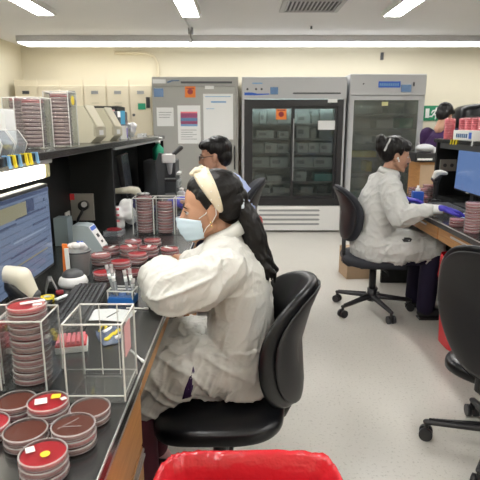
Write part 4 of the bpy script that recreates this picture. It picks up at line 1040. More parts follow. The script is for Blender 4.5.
# ============================================================ CHAIRS
def make_chair(label, loc, rz, seat_z=.47, uph='leather', back_h=.48, back_w=.43, group='office chairs', base_rot=0, top=.92, taper=.10, wrap=.075, lean=0, off=.245, sw=.245):
    """sitter faces local +y"""
    t = thing('office_chair', label, 'chair', loc, rz, group)
    def legp(k): a = base_rot+2*PI*k/5; return V((math.cos(a), math.sin(a), 0))
    for k in range(5):
        d = legp(k); m = MB()
        m.cap(d*.03+V((0, 0, .115)), d*.30+V((0, 0, .085)), .024, .016, n=12, flat=((0, 0, 1), .8))
        m.tube([d*.05+V((0, 0, .135)), d*.29+V((0, 0, .10))], .006)
        lg = m.build('base_leg', 'black_plastic', t)
        n_ = V((-d.y, d.x, 0)); c = d*.30
        m = MB()
        for s in (-1, 1):
            m.M = Matrix.Translation(c+n_*(.018*s)+V((0, 0, .030))) @ Matrix.Rotation(math.atan2(n_.y, n_.x), 4, 'Z')
            m.cyl((-.010, 0, 0), .030, .020, axis='X', n=20)
        m.M = Matrix.Identity(4); m.cap(c+V((0, 0, .04)), c+V((0, 0, .085)), .011, .010)
        cs = m.build('caster', 'black_plastic', lg)
        m = MB()
        for s in (-1, 1):
            m.M = Matrix.Translation(c+n_*(.0285*s)+V((0, 0, .030))) @ Matrix.Rotation(math.atan2(n_.y, n_.x), 4, 'Z'); m.cyl((-.001, 0, 0), .017, .002, axis='X', n=16)
        m.M = Matrix.Identity(4)
    m = MB(); m.cyl((0, 0, .08), .035, .10); m.cyl((0, 0, .18), .026, seat_z-.32+.03, n=20); m.build('gas_column', 'black_plastic', t)
    m = MB(); m.box(-.09, .09, -.12, .10, seat_z-.115, seat_z-.085, bev=.008); m.build('tilt_plate', 'black_plastic', t)
    m = MB(); m.tube([(.09, .03, seat_z-.10), (.20, .05, seat_z-.105), (.24, .05, seat_z-.12)], .007); m.build('lever', 'black_plastic', t)
    def sf(p):
        q = V(p); y = q.y/.24
        q.z += -.028*max(0, y)**2.5*1.2+.010*max(0, -y)**2
        if p.z > 0: q.z += -.010*(1-min(1, (p.x/.24)**2))
        q.z += seat_z-.045; return q
    m = MB(); m.sup(sw, sw, .046, .55, .62, n=56, m=18, fn=sf); m.build('seat', uph, t)
    cz = top-back_h/2
    def bf(p):
        # p.x across, p.y height (b), p.z thickness -> stand up and wrap
        u, v = p.x/(back_w/2), p.y/(back_h/2)
        x = p.x*(1-.10*max(0, v)**2-taper*max(0, -v)**1.3); z = cz+p.y
        y = -off+p.z+wrap*u*u-lean*v-.045*v*abs(v)+.03*math.cos(v*PI*.9)*.6
        return V((x, y, z))
    m = MB(); m.sup(back_w/2, back_h/2, .030, .55, .68, n=64, m=18, fn=bf); bk = m.build('backrest', uph, t)
    def bs(p):
        q = bf(V((p.x, p.y, p.z*.5-.030))); return q
    m = MB(); m.sup(back_w/2*.93, back_h/2*.93, .014, .4, .68, n=48, m=10, fn=bs); m.build('back_shell', 'black_plastic', bk)
    m = MB()
    for s in (-.022, .022): m.tube([(s, -.10, seat_z-.10), (s, -.20, seat_z-.10), (s, -.235, seat_z-.075), (s, -off+.01, seat_z+.00), (s, -off+.007, cz-.14)], .011)
    m.build('back_bracket', 'chrome' if group == 'x' else 'black_plastic', t)
    return t
# ============================================================ PEOPLE
def head_geo(m, Mx):
    m.M = Mx
    m.ell((0, -.018, .035), (.073, .094, .082), n=28, m=18)
    m.ell((0, .022, -.015), (.064, .066, .085), n=28, m=18)
    m.ell((0, .030, -.060), (.050, .052, .052), n=24, m=14)
    m.ell((0, .062, -.094), (.024, .022, .018))
    m.cap((-.052, -.005, -.055), (-.015, .065, -.098), .018, .016); m.cap((.052, -.005, -.055), (.015, .065, -.098), .018, .016)
    m.cap((-.036, .0625, .022), (.036, .0625, .022), .0125, .0125)                    # brow
    m.cap((0, .080, .012), (0, .097, -.026), .0085, .0125, n=14); m.ell((-.010, .090, -.031), (.0085, .010, .007)); m.ell((.010, .090, -.031), (.0085, .010, .007))
    m.ell((-.034, .055, -.028), (.022, .018, .022)); m.ell((.034, .055, -.028), (.022, .018, .022))   # cheeks
    m.ell((0, .079, -.056), (.024, .012, .0065)); m.ell((0, .077, -.068), (.020, .012, .007))        # lips
    m.ell((0, .070, -.062), (.034, .016, .020))
    for s in (-1, 1):
        m.ell((s*.073, -.012, -.008), (.008, .018, .031)); m.ell((s*.077, -.020, .002), (.005, .012, .022)); m.ell((s*.072, -.006, -.032), (.006, .009, .010))
    m.cap((0, -.022, -.07), (0, -.040, -.17), .050, .054)
    m.M = Matrix.Identity(4)
def face_parts(root, Mx, mask=False, brow='hair'):
    for s in (-1, 1):
        nm = ''
        m = MB(); m.M = Mx; m.ell((s*.031, .0655, .001), (.0135, .0130, .0085), 0); m.ell((s*.0315, .0745, .001), (.0055, .0048, .0060), 1, n=12, m=8)
        m.build('eye', ['eye_white', 'iris'], root)
        m = MB(); m.M = Mx; m.tube([(s*.014, .0845, .021), (s*.032, .0835, .027), (s*.050, .070, .020)], [.002, .0032, .0015], n=8); m.build('eyebrow', brow, root)
        m = MB(); m.M = Mx; m.tube([(s*.018, .077, .006), (s*.031, .0815, .0095), (s*.046, .072, .004)], [.001, .0022, .001], n=6); m.build('eyelashes', brow, root)
    if not mask:
        m = MB(); m.M = Mx; m.ell((0, .0845, -.0555), (.020, .008, .0045)); m.ell((0, .083, -.0655), (.018, .008, .0055)); m.build('lips', 'lips', root)
def hand_geo(m, Mx, curl=.5, side=1, inf=0):
    """palm along +y from the wrist, back of hand +z, thumb on side*x"""
    keep = m.M; m.M = Mx
    m.cap((0, -.02, 0), (0, .025, 0), .024+inf, .027+inf, flat=((0, 0, 1), .7))
    for k, (x, L, r) in enumerate([(.027, .068, .0085), (.009, .078, .0088), (-.009, .072, .0083), (-.026, .056, .0074)]):
        x *= side
        m.cap((x*.55, .01, 0), (x, .070, 0), .0125+inf, .0105+inf, n=12)
        p = V((x, .070, 0)); a = curl*(.45+.08*k); d = 0
        for seg, l in enumerate((.42, .32, .26)):
            d += a; q = p+V((x*.06, math.cos(d)*L*l, -math.sin(d)*L*l)); m.cap(p, q, r+inf-.0006*seg, r+inf-.0006*(seg+1), n=12); p = q
    p0 = V((side*.018, -.002, -.006)); p1 = V((side*.048, .028, -.014)); p2 = V((side*.060, .056, -.020)); p3 = V((side*.060, .078, -.026))
    m.cap(p0, p1, .014+inf, .0115+inf, n=12); m.cap(p1, p2, .0105+inf, .0095+inf, n=12); m.cap(p2, p3, .0095+inf, .0078+inf, n=12)
    m.M = keep
def frame(o, fwd, up=(0, 0, 1)):
    """matrix with +y=fwd, +z~up"""
    f = V(fwd).normalized(); r = f.cross(V(up)).normalized(); u = r.cross(f)
    Mx = Matrix((r, f, u)).transposed().to_4x4(); Mx.translation = V(o); return Mx
def folds(amp, freq, dirs, seed=0, sharp=2.2):
    """crumple displacement: ridged noise stretched along a drape direction"""
    def f(p, n):
        s = 0
        for (ax, k, w, reg) in dirs:
            ax = V(ax).normalized(); t = p.dot(ax); q = p-ax*t
            g = w if reg is None else w*reg(p)
            if g <= 0: continue
            v = noise.noise(q*freq*k+ax*t*freq*.12*k+V((seed, seed*1.7, k)))
            v = 1-min(1, abs(v)*2.4); s += g*(v**sharp)
        v2 = noise.noise(q*freq*2.3*k+ax*t*freq*.3*k+V((seed+9, seed, k))); s += g*.5*(1-min(1, abs(v2)*2.4))**2
        s += .5*noise.noise(p*6+V((seed, 3, 1)))
        return n*amp*s
    return f

# ---------- seated woman, facing the left bench (-x)
p1 = thing('person', 'seated woman in white lab coat, pale blue mask and cream headband', 'person', (0, 1.80, 0))
T0 = Matrix.Translation((0, -1.80, 0))      # world to root
HM = T0 @ frame((-.115, 1.80, 1.130), (-1, -.05, -.17)) @ Matrix.Diagonal((.99, 1.0, .99, 1))
body = MB(); head_geo(body, HM)
body.M = T0
body.loft([(0, 1.80, .50, .10, .15), (.0, 1.80, .60, .095, .14), (.005, 1.80, .72, .08, .12), (-.02, 1.80, .86, .085, .135), (-.035, 1.80, .95, .07, .14), (-.04, 1.80, 1.0, .05, .07)])
for s in (-1, 1):
    body.cap((-.01, 1.80+s*.09, .55), (-.42, 1.80+s*.11, .545), .075, .058); body.cap((-.42, 1.80+s*.11, .54), (-.36, 1.80+s*.11, .10), .052, .036); body.cap((-.34, 1.80+s*.11, .05), (-.46, 1.80+s*.12, .04), .034, .028, flat=((0, 0, 1), .8))
body.cap((-.04, 1.65, .945), (-.215, 1.60, .88), .045, .04); body.cap((-.215, 1.60, .88), (-.295, 1.89, .885), .038, .027)
body.cap((-.04, 1.95, .945), (-.16, 2.00, .87), .045, .04); body.cap((-.16, 2.00, .87), (-.21, 2.04, .872), .036, .027)
hand_geo(body, T0 @ frame((-.298, 1.925, .882), (-.1, 1, -.1), (.2, .1, 1)), .9, 1); hand_geo(body, T0 @ frame((-.222, 2.06, .872), (-.4, .8, .0)), .9, -1)
body.M = Matrix.Identity(4)
remeshed(body, 'body', 'skin', p1, .0045, 4)
face_parts(p1, HM, mask=True)
# coat
coat = MB(); coat.M = T0
coat.loft([(0, 1.80, .475, .125, .185), (.0, 1.80, .55, .135, .195), (.0, 1.80, .66, .122, .178), (-.003, 1.80, .76, .115, .165), (-.012, 1.80, .85, .118, .172), (-.028, 1.80, .93, .112, .182),
           (-.045, 1.80, .975, .092, .168), (-.056, 1.80, 1.010, .070, .115), (-.058, 1.80, 1.035, .060, .075)], n=40)
for s in (-1, 1):
    coat.cap((-.01, 1.80+s*.085, .565), (-.40, 1.80+s*.10, .56), .112, .092)
    coat.cap((-.05, 1.80+s*.12, .965), (-.05, 1.80+s*.02, 1.0), .062, .06)
coat.cap((-.38, 1.70, .58), (-.385, 1.90, .58), .07, .07)
coat.cap((-.345, 1.66, .56), (-.350, 1.655, .42), .060, .035, flat=((0, 1, 0), .55)); coat.cap((-.20, 1.63, .56), (-.33, 1.635, .44), .07, .04, flat=((0, 1, 0), .5)); coat.cap((-.37, 1.70, .55), (-.375, 1.88, .40), .05, .035)
coat.cap((-.395, 1.68, .55), (-.40, 1.68, .38), .045, .035); 
# sleeves: full and loose
coat.cap((-.045, 1.645, .945), (-.125, 1.60, .915), .072, .080); coat.cap((-.125, 1.60, .915), (-.215, 1.585, .892), .082, .080); coat.cap((-.215, 1.585, .892), (-.258, 1.65, .900), .080, .076); coat.cap((-.258, 1.65, .900), (-.275, 1.77, .900), .076, .062); coat.cap((-.275, 1.77, .900), (-.295, 1.89, .885), .060, .044)
coat.cap((-.045, 1.955, .95), (-.16, 2.00, .87), .070, .062); coat.cap((-.16, 2.00, .87), (-.205, 2.035, .872), .058, .044)
coat.M = Matrix.Identity(4)
arm = lambda p: 1.0 if (p.y < -.13 and p.x < -.06 and p.z > .79) else (.5 if p.z > .80 and p.y < -.1 else 0)
bodyw = lambda p: 1.0 if (p.z < .86 and p.x > -.2) else (.4 if p.x > -.2 else 0)
skirt = lambda p: 1.0 if p.z < .66 else 0
remeshed(coat, 'lab_coat', 'coat', p1, .0048, 6, disp=folds(.0125, 17, [((-1, -.1, -.38), 1.0, 1.0, arm), ((.15, .1, 1), .8, .55, bodyw), ((-.7, 0, .5), 1.0, .8, skirt), ((.5, 0, 1), 1.7, .35, None)], 2))
# collar and seams
col = MB(); col.M = T0
rr = []
for j, (dz, k) in enumerate([(-.01, 1.0), (.012, 1.05), (.024, 1.06), (.010, 1.28), (-.020, 1.50)]):
    row = []
    for i in range(33):
        a = math.radians(-150+300*i/32); row.append((-.058+math.cos(a)*.056*k, 1.80+math.sin(a)*.062*k, 1.042+dz+.030*math.cos(a)))
    rr.append(row)
col.grid(rr, 0, closed=False); o = col.build('collar', 'coat', p1); sm = o.modifiers.new('t', 'SOLIDIFY'); sm.thickness = .004
col = MB(); col.M = T0
col.tube([(-.052+.078*math.cos(a)*.35-.01, 1.80-.165+.02*math.cos(a), .93+.075*math.sin(a)) for a in [PI*k/8-PI/2 for k in range(9)]], .0018)
col.build('shoulder_seam', 'coat', p1)
def patch_on(obj_, pts2, axis_from, m, name, parent, off=.002):
    """flat outline projected onto a garment surface along +y"""
    dg = bpy.context.evaluated_depsgraph_get(); bvh = BVHTree.FromObject(obj_, dg)
    mb = MB(); ring = []; c = V((sum(p[0] for p in pts2)/len(pts2), 0, sum(p[1] for p in pts2)/len(pts2)))
    def proj(x, z):
        h = bvh.ray_cast(V((x, -1.0, z)), V((0, 1, 0))); return (h[0]-V((0, off, 0))) if h[0] else V((x, axis_from, z))
    rings = [[proj(c.x+(x-c.x)*k, c.z+(z-c.z)*k) for x, z in pts2] for k in (1, .66, .33, .05)]
    mb.grid(rings, 0, cap=False); o = mb.build(name, m, parent); s_ = o.modifiers.new('t', 'SOLIDIFY'); s_.thickness = .002; return o
coat_o = [c for c in p1.children if c.name.startswith('lab_coat')][0]
patch_on(coat_o, [(-.160, .615), (-.155, .600), (-.160, .545), (-.168, .500), (-.176, .475), (-.198, .470), (-.200, .49), (-.188, .54), (-.172, .585)], -.2, 'scrub_purple', 'side_vent', p1)['label'] = 'dark purple scrubs showing through the coat slit'
# trousers and shoes
tr = MB(); tr.M = T0
for s in (-1, 1): tr.cap((-.38, 1.80+s*.105, .50), (-.36, 1.80+s*.115, .10), .068, .056)
tr.M = Matrix.Identity(4); remeshed(tr, 'trousers', mat('maroon scrubs', (.10, .018, .035), .8), p1, .01, 2) if False else tr.build('trousers', mat('maroon scrubs', (.10, .018, .035), .8), p1)
for s in (-1, 1):
    sh = MB(); sh.M = T0; sh.cap((-.335, 1.80+s*.115, .045), (-.475, 1.80+s*.125, .042), .042, .040, flat=((0, 0, 1), .9)); sh.box(-.51, -.30, 1.80+s*.12-.042, 1.80+s*.12+.042, .0, .014, bev=.005); sh.build('shoe', 'pale_pink', p1)
# mask
mk = MB(); mk.M = HM
rows = []
for j in range(13):
    v = j/12; z = -.016-.088*v; row = []
    for i in range(25):
        u = -1+2*i/24; a = u*1.32
        bulge = math.sin(PI*(.15+.75*v))
        rx = .066+.006*bulge-.010*v; ry = .081+.024*bulge*math.cos(a)**2+(.018*(1-v)**2 if abs(u) < .2 else .018*(1-v)**2*max(0, 1-abs(u)*2.2))
        row.append((rx*1.06*math.sin(a), .008+ry*math.cos(a)+.0015*math.sin(v*22), z-.012*u*u*(v-.5)*-2+.004*(1-abs(u))*(1-v)))
    rows.append(row)
mk.grid(rows, 0, closed=False); o = mk.build('face_mask', 'mask', p1); s_ = o.modifiers.new('t', 'SOLIDIFY'); s_.thickness = .0025
for s in (-1, 1):
    e = MB(); e.M = HM; e.tube([(s*.058, .040, -.024), (s*.072, .010, -.008), (s*.078, -.012, .012), (s*.079, -.030, .012)], .0018, n=6)
    e.tube([(s*.052, .036, -.088), (s*.066, .014, -.056), (s*.077, -.010, -.038), (s*.079, -.028, -.015), (s*.079, -.030, .012)], .0018, n=6); e.build('ear_loop', 'strap', o)
    e = MB(); e.M = HM; e.ell((s*.0795, -.004, -.040), (.0045, .0045, .0045)); e.ell((s*.0795, -.005, -.052), (.004, .004, .005)); e.build('earring', 'gold', p1)
# hair
def strands(amp, k=60, seed=0, ax=(0, 0, 1)):
    ax = V(ax).normalized()
    def f(p, n):
        t = p.dot(ax); q = p-ax*t
        return n*amp*(noise.noise(q*k+ax*t*6+V((seed, 0, 0)))+.5*noise.noise(q*k*2+ax*t*10))
    return f
hr = MB(); hr.M = HM
hr.ell((0, -.038, .054), (.083, .100, .083), n=32, m=20); hr.ell((0, -.075, .010), (.074, .065, .080)); hr.ell((0, -.004, .084), (.064, .064, .042)); hr.cap((0, -.105, .0), (0, -.115, .02), .038, .036)
hr.cap((-.072, .004, .055), (-.072, -.006, .012), .022, .012, flat=((1, 0, 0), .45)); hr.cap((.072, .004, .055), (.072, -.006, .012), .022, .012, flat=((1, 0, 0), .45))
hr.M = Matrix.Identity(4)
remeshed(hr, 'hair', 'hair', p1, .0045, 4, disp=strands(.0022, 70, 1, (.8, 0, .4)))
pt = MB(); pt.M = T0
path = [(-.010, 1.80, 1.145), (.012, 1.80, 1.128), (.034, 1.795, 1.082), (.052, 1.79, 1.03), (.074, 1.785, .97), (.086, 1.78, .92), (.080, 1.775, .875)]
rad = [.024, .034, .041, .042, .036, .026, .010]
for i in range(len(path)-1): pt.cap(path[i], path[i+1], rad[i], rad[i+1])
for k in range(14):
    a = k*2.4; r_ = .034; w = []
    for i, q in enumerate(path):
        ph = a+i*.9; w.append((q[0]+r_*math.cos(ph)*(.5+.5*rad[i]/.044)+(.022 if i > 4 and k % 3 == 0 else 0), q[1]+r_*math.sin(ph), q[2]-.006*(k % 4)))
    pt.tube(w, [.008, .011, .012, .012, .011, .009, .004])
pt.M = Matrix.Identity(4)
remeshed(pt, 'ponytail', 'hair', p1, .0045, 1, disp=strands(.004, 60, 5))
cw = MB(); cw.M = T0
for k in range(9):
    x0 = .062+.008*k*.5; cw.tube([(x0+.008*math.cos(k+i*1.1)+.002*i, 1.79+.02*math.sin(k*2), 1.01-.020*i) for i in range(8)], [.004]*6+[.003, .0015], n=6)
cw.build('hair_wisps', 'hair', p1)
e = MB(); e.M = T0
for k in range(3): e.ell((.006, 1.80-.036+.006*k, 1.152+.010*(k-1)), (.010, .010, .010))
e.build('hair_tie', mat('pearly hair tie', (.55, .62, .70), .2), p1)
# headband
hb = MB(); hb.M = HM
rows = []
N = 40
for i in range(N+1):
    th = PI*i/N                      # 0 = behind one ear, pi/2 = crown, pi = other side
    cx, cz = math.cos(th), math.sin(th)
    wdt = .030*(.32+.72*math.sin(th))
    # band plane tilts forward at the crown
    base = V((.0885*cx, -.048+.052*cz**1.3, -.018+.158*cz))
    row = []
    for j in range(7):
        s = (j/6-.5)*2
        p = base+V((0, s*wdt, -.002*s))
        # keep it proud of the hair ellipsoid
        q = p-V((0, -.030, .045)); k = math.sqrt((q.x/.088)**2+(q.y/.112)**2+(q.z/.096)**2)
        p = V((0, -.030, .045))+q/max(k, .5)*(1.02+.05*(1-s*s)+.008*math.sin(j*2+i*.7))
        row.append(p)
    rows.append(row)
hb.grid(rows, 0, closed=False); o = hb.build('headband', 'headband', p1); s_ = o.modifiers.new('t', 'SOLIDIFY'); s_.thickness = .004
kn = MB(); kn.M = HM
kn.cap((-.020, .010, .140), (.020, .014, .140), .014, .014, flat=((0, 0, 1), .75)); kn.cap((-.012, .030, .132), (.010, -.004, .146), .011, .011); kn.M = Matrix.Identity(4)
remeshed(kn, 'knot', 'headband', o, .004, 2, disp=strands(.004, 40, 4))
pl = MB(); pl.M = HM
for i in range(3, N-2, 2):
    for j in (1, 3, 5):
        if (i//2+j//2) % 2: pl.ell(rows[i][j]*1.01, (.0028, .0028, .0028), n=8, m=5)
pl.build('pearls', 'pearl', o)

# ---------- woman at the right bench, facing +x
p2 = thing('person', 'seated woman in crumpled white coat with violet glove on the right bench', 'person', (1.0, 3.75, 0))
T1 = Matrix.Translation((-1.0, -3.75, 0))
HM2 = T1 @ frame((1.142, 3.75, 1.205), (1, -.12, -.20)) @ Matrix.Diagonal((.98, .98, .98, 1))
b = MB(); head_geo(b, HM2); b.M = T1
b.loft([(1.0, 3.75, .50, .11, .15), (1.0, 3.75, .62, .11, .14), (1.0, 3.75, .75, .09, .13), (1.03, 3.75, .9, .09, .14), (1.06, 3.75, 1.0, .07, .14), (1.08, 3.75, 1.06, .05, .07)])
for s in (-1, 1):
    b.cap((1.02, 3.75+s*.10, .55), (1.44, 3.75+s*.12, .545), .08, .06); b.cap((1.44, 3.75+s*.12, .54), (1.40, 3.75+s*.13, .10), .055, .038); b.cap((1.38, 3.75+s*.13, .05), (1.50, 3.75+s*.14, .04), .034, .028)
b.cap((1.06, 3.60, 1.0), (1.11, 3.50, .80), .045, .04); b.cap((1.11, 3.50, .80), (1.345, 3.35, .873), .038, .027)
b.cap((1.06, 3.90, 1.0), (1.12, 3.95, .85), .045, .04); b.cap((1.12, 3.95, .85), (1.24, 3.82, .872), .038, .027)
HA = T1 @ frame((1.372, 3.345, .872), (1, -.06, -.16)) @ Matrix.Diagonal((.9, .9, .9, 1)); HB = T1 @ frame((1.265, 3.81, .872), (1, -.4, -.05)) @ Matrix.Diagonal((.9, .9, .9, 1))
hand_geo(b, HA, .55, 1); hand_geo(b, HB, .6, -1); b.M = Matrix.Identity(4)
remeshed(b, 'body', 'skin2', p2, .005, 4)
face_parts(p2, HM2)
for Hx, sd, cf in ((HA, 1, .55), (HB, -1, .6)):
    g = MB(); hand_geo(g, Hx, cf, sd, .0022); g.M = Hx; g.cap((0, -.045, 0), (0, -.015, 0), .028, .027); g.M = Matrix.Identity(4); remeshed(g, 'glove', 'glove', p2, .004, 3)
c2 = MB(); c2.M = T1
c2.loft([(.995, 3.75, .455, .13, .185), (1.0, 3.75, .52, .155, .20), (1.0, 3.75, .62, .150, .19), (1.005, 3.75, .72, .140, .175), (1.02, 3.75, .83, .142, .18), (1.035, 3.75, .93, .132, .185),
         (1.058, 3.75, 1.0, .105, .175), (1.075, 3.75, 1.05, .078, .115), (1.088, 3.75, 1.09, .062, .072)], n=40)
for s in (-1, 1):
    c2.cap((1.02, 3.75+s*.09, .56), (1.40, 3.75+s*.11, .555), .115, .095); c2.cap((1.06, 3.75+s*.12, .985), (1.07, 3.75+s*.03, 1.03), .065, .06)
c2.cap((1.10, 3.60, .54), (1.38, 3.61, .50), .09, .07, flat=((0, 1, 0), .8)); c2.cap((1.00, 3.61, .54), (1.15, 3.61, .49), .08, .08, flat=((0, 1, 0), .8)); c2.cap((1.32, 3.62, .50), (1.35, 3.85, .50), .07, .07)
c2.cap((1.055, 3.605, .985), (1.085, 3.545, .89), .078, .080); c2.cap((1.085, 3.545, .89), (1.115, 3.50, .80), .080, .076); c2.cap((1.115, 3.50, .80), (1.20, 3.43, .835), .074, .060); c2.cap((1.20, 3.43, .835), (1.265, 3.385, .866), .056, .040)
c2.cap((1.055, 3.895, .985), (1.12, 3.95, .86), .076, .064); c2.cap((1.12, 3.95, .86), (1.22, 3.83, .872), .058, .038)
c2.M = Matrix.Identity(4)
remeshed(c2, 'lab_coat', 'coat2', p2, .007, 4, disp=folds(.0105, 15, [((.2, 0, 1), 1, .6, None), ((1, .2, .3), 1.2, .8, None), ((.6, 0, -1), 1.7, .4, None)], 7))
cf = MB(); cf.M = T1; cf.cap((1.262, 3.388, .866), (1.336, 3.356, .872), .034, .031); cf.build('knitted_cuff', 'strap', p2)
coat_2 = [c for c in p2.children if c.name.startswith('lab_coat')][0]
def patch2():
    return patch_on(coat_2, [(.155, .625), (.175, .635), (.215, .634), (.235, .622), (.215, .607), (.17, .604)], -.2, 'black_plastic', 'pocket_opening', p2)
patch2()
col = MB(); col.M = T1; rr = []
for j, (dz, k) in enumerate([(0, 1.0), (.022, 1.04), (.036, 1.0), (.022, 1.20), (-.006, 1.38)]):
    rr.append([(1.09+math.cos(a)*.062*k*-1, 3.75+math.sin(a)*.070*k, 1.075+dz+.016*math.cos(a)) for a in [math.radians(-150+300*i/32) for i in range(33)]])
col.grid(rr, 0, closed=False); o = col.build('collar', 'coat2', p2); s_ = o.modifiers.new('t', 'SOLIDIFY'); s_.thickness = .004
t2 = MB(); t2.M = T1
for s in (-1, 1): t2.cap((1.41, 3.75+s*.12, .50), (1.39, 3.75+s*.13, .09), .078, .066); t2.cap((1.10, 3.75+s*.10, .49), (1.41, 3.75+s*.12, .49), .085, .08)
t2.build('trousers', 'scrub_navy', p2)
for s in (-1, 1):
    sh = MB(); sh.M = T1; sh.cap((1.37, 3.75+s*.13, .045), (1.51, 3.75+s*.14, .042), .042, .040, flat=((0, 0, 1), .9)); sh.box(1.335, 1.545, 3.75+s*.135-.04, 3.75+s*.135+.04, 0, .014, bev=.005); sh.build('shoe', 'black_plastic', p2)
hr = MB(); hr.M = HM2
hr.ell((0, -.036, .050), (.086, .100, .090), n=32, m=20); hr.ell((0, -.070, .010), (.076, .068, .080)); hr.ell((0, .020, .080), (.066, .066, .044)); hr.ell((0, -.120, .045), (.060, .052, .070)); hr.ell((0, -.145, .085), (.045, .035, .045))
hr.cap((-.05, .052, .066), (.05, .052, .066), .026, .026); hr.cap((.074, .010, .05), (.070, .014, .012), .018, .010, flat=((1, 0, 0), .5)); hr.cap((-.074, .010, .05), (-.070, .014, .012), .018, .010, flat=((1, 0, 0), .5))
hr.M = Matrix.Identity(4); remeshed(hr, 'hair', 'hair', p2, .005, 3, disp=strands(.004, 55, 9))
e = MB(); e.M = HM2; e.cap((.062, -.105, .02), (.066, -.090, .105), .009, .007, flat=((1, 0, 0), .6)); e.build('hair_clip', 'light_grey', p2)['label'] = 'pale claw clip'
e = MB(); e.M = HM2; e.ell((.0805, -.004, -.018), (.008, .008, .010)); e.cap((.082, .002, -.022), (.082, .010, -.040), .0035, .0035); e.build('earphone', 'white', p2)

# ---------- man behind, facing -x
p3 = thing('person', 'dark haired man with glasses in pale blue scrubs seated behind the masked woman', 'person', (-.10, 3.6, 0))
T2 = Matrix.Translation((.10, -3.6, 0))
HM3 = T2 @ frame((-.185, 3.6, 1.205), (-1, .0, -.14)) @ Matrix.Diagonal((1.02, 1.02, 1.02, 1))
b = MB(); head_geo(b, HM3); b.M = T2
b.loft([(-.06, 3.6, .50, .11, .16), (-.06, 3.6, .65, .10, .15), (-.06, 3.6, .85, .10, .16), (-.09, 3.6, .98, .08, .15), (-.11, 3.6, 1.05, .05, .07)])
for s in (-1, 1):
    b.cap((-.08, 3.6+s*.10, .55), (-.50, 3.6+s*.13, .55), .08, .06); b.cap((-.50, 3.6+s*.13, .545), (-.46, 3.6+s*.14, .10), .055, .04); b.cap((-.44, 3.6+s*.14, .05), (-.56, 3.6+s*.15, .04), .035, .03)
    b.cap((-.09, 3.6+s*.18, .97), (-.18, 3.6+s*.21, .86), .045, .042); b.cap((-.18, 3.6+s*.21, .86), (-.40, 3.6+s*.10, .890), .040, .027)
    hand_geo(b, T2 @ frame((-.425, 3.6+s*.09, .89), (-1, -s*.3, .0)), .9, s if s > 0 else -1)
b.M = Matrix.Identity(4); remeshed(b, 'body', 'skin2', p3, .0055, 4); face_parts(p3, HM3)
for s in (-1, 1):
    g = MB(); hand_geo(g, T2 @ frame((-.425, 3.6+s*.09, .89), (-1, -s*.3, .0)), .9, s if s > 0 else -1, .0025)
    g.M = T2; g.cap((-.34, 3.6+s*.13, .862), (-.42, 3.6+s*.09, .89), .034, .028); g.M = Matrix.Identity(4); remeshed(g, 'glove', 'glove', p3, .005, 3)
c3 = MB(); c3.M = T2
c3.loft([(-.05, 3.6, .46, .14, .20), (-.05, 3.6, .58, .14, .19), (-.04, 3.6, .72, .14, .19), (-.035, 3.6, .86, .145, .20), (-.05, 3.6, .97, .125, .185), (-.08, 3.6, 1.04, .105, .12), (-.105, 3.6, 1.09, .075, .075)])
for s in (-1, 1): c3.cap((-.09, 3.6+s*.17, .97), (-.16, 3.6+s*.195, .86), .075, .068)
c3.M = Matrix.Identity(4); remeshed(c3, 'scrub_top', 'scrub_blue', p3, .008, 4, disp=folds(.007, 16, [((.2, 0, 1), 1, .8, None)], 3))
t3 = MB(); t3.M = T2
for s in (-1, 1): t3.cap((-.08, 3.6+s*.10, .55), (-.50, 3.6+s*.13, .55), .10, .08); t3.cap((-.50, 3.6+s*.13, .545), (-.46, 3.6+s*.14, .10), .075, .065)
t3.build('trousers', 'scrub_navy', p3)
for s in (-1, 1):
    sh = MB(); sh.M = T2; sh.cap((-.44, 3.6+s*.14, .045), (-.58, 3.6+s*.15, .042), .042, .040); sh.build('shoe', 'black_plastic', p3)
hr = MB(); hr.M = HM3
hr.ell((0, -.036, .050), (.084, .100, .088), n=32, m=20); hr.ell((0, -.072, .0), (.074, .058, .080)); hr.ell((0, .025, .082), (.068, .066, .042)); hr.cap((-.045, .056, .082), (.045, .050, .082), .020, .020)
hr.M = Matrix.Identity(4); remeshed(hr, 'hair', 'hair', p3, .005, 3, disp=strands(.004, 55, 12))
g = MB(); g.M = HM3
for s in (-1, 1):
    g.tube([(s*.031+.023*math.cos(a), .094, .000+.017*math.sin(a)) for a in [2*PI*k/16 for k in range(17)]], .0022, n=6); g.tube([(s*.053, .093, .005), (s*.074, .060, .008), (s*.080, -.010, .008)], .0022, n=6)
g.tube([(-.008, .094, .003), (.008, .094, .003)], .002, n=6); g.build('glasses', 'black_plastic', p3)

# ---------- person far right in purple, beyond the shelf, seen from behind
p4 = thing('person', 'dark haired person in dark purple top standing beyond the right shelf', 'person', (2.32, 6.0, 0)); p4.scale = (1.0, 1.0, 1.04)
T3 = Matrix.Translation((-1.93, -5.05, 0))
HM4 = T3 @ frame((1.955, 5.05, 1.46), (.7, .6, -.45))
b = MB(); head_geo(b, HM4); b.M = T3
b.loft([(1.93, 5.05, .86, .14, .16), (1.92, 5.05, 1.02, .12, .14), (1.92, 5.05, 1.16, .12, .16), (1.93, 5.05, 1.28, .08, .14), (1.94, 5.05, 1.33, .05, .06)])
for s in (-1, 1):
    b.cap((1.93+s*.07, 5.05+s*.02, .85), (1.93+s*.08, 5.05, .46), .085, .06); b.cap((1.93+s*.08, 5.05, .46), (1.93+s*.08, 5.05, .08), .055, .04); b.cap((1.93+s*.08, 5.03, .045), (1.97+s*.08, 5.14, .04), .035, .03)
    b.cap((1.92+s*.13, 5.05-s*.09, 1.27), (1.95+s*.16, 5.05-s*.13, 1.02), .045, .04); b.cap((1.95+s*.16, 5.05-s*.13, 1.02), (2.10+s*.08, 5.17-s*.06, .98), .038, .027)
    hand_geo(b, T3 @ frame((2.12+s*.07, 5.19-s*.05, .98), (.8, .6, 0)), .7, -s)
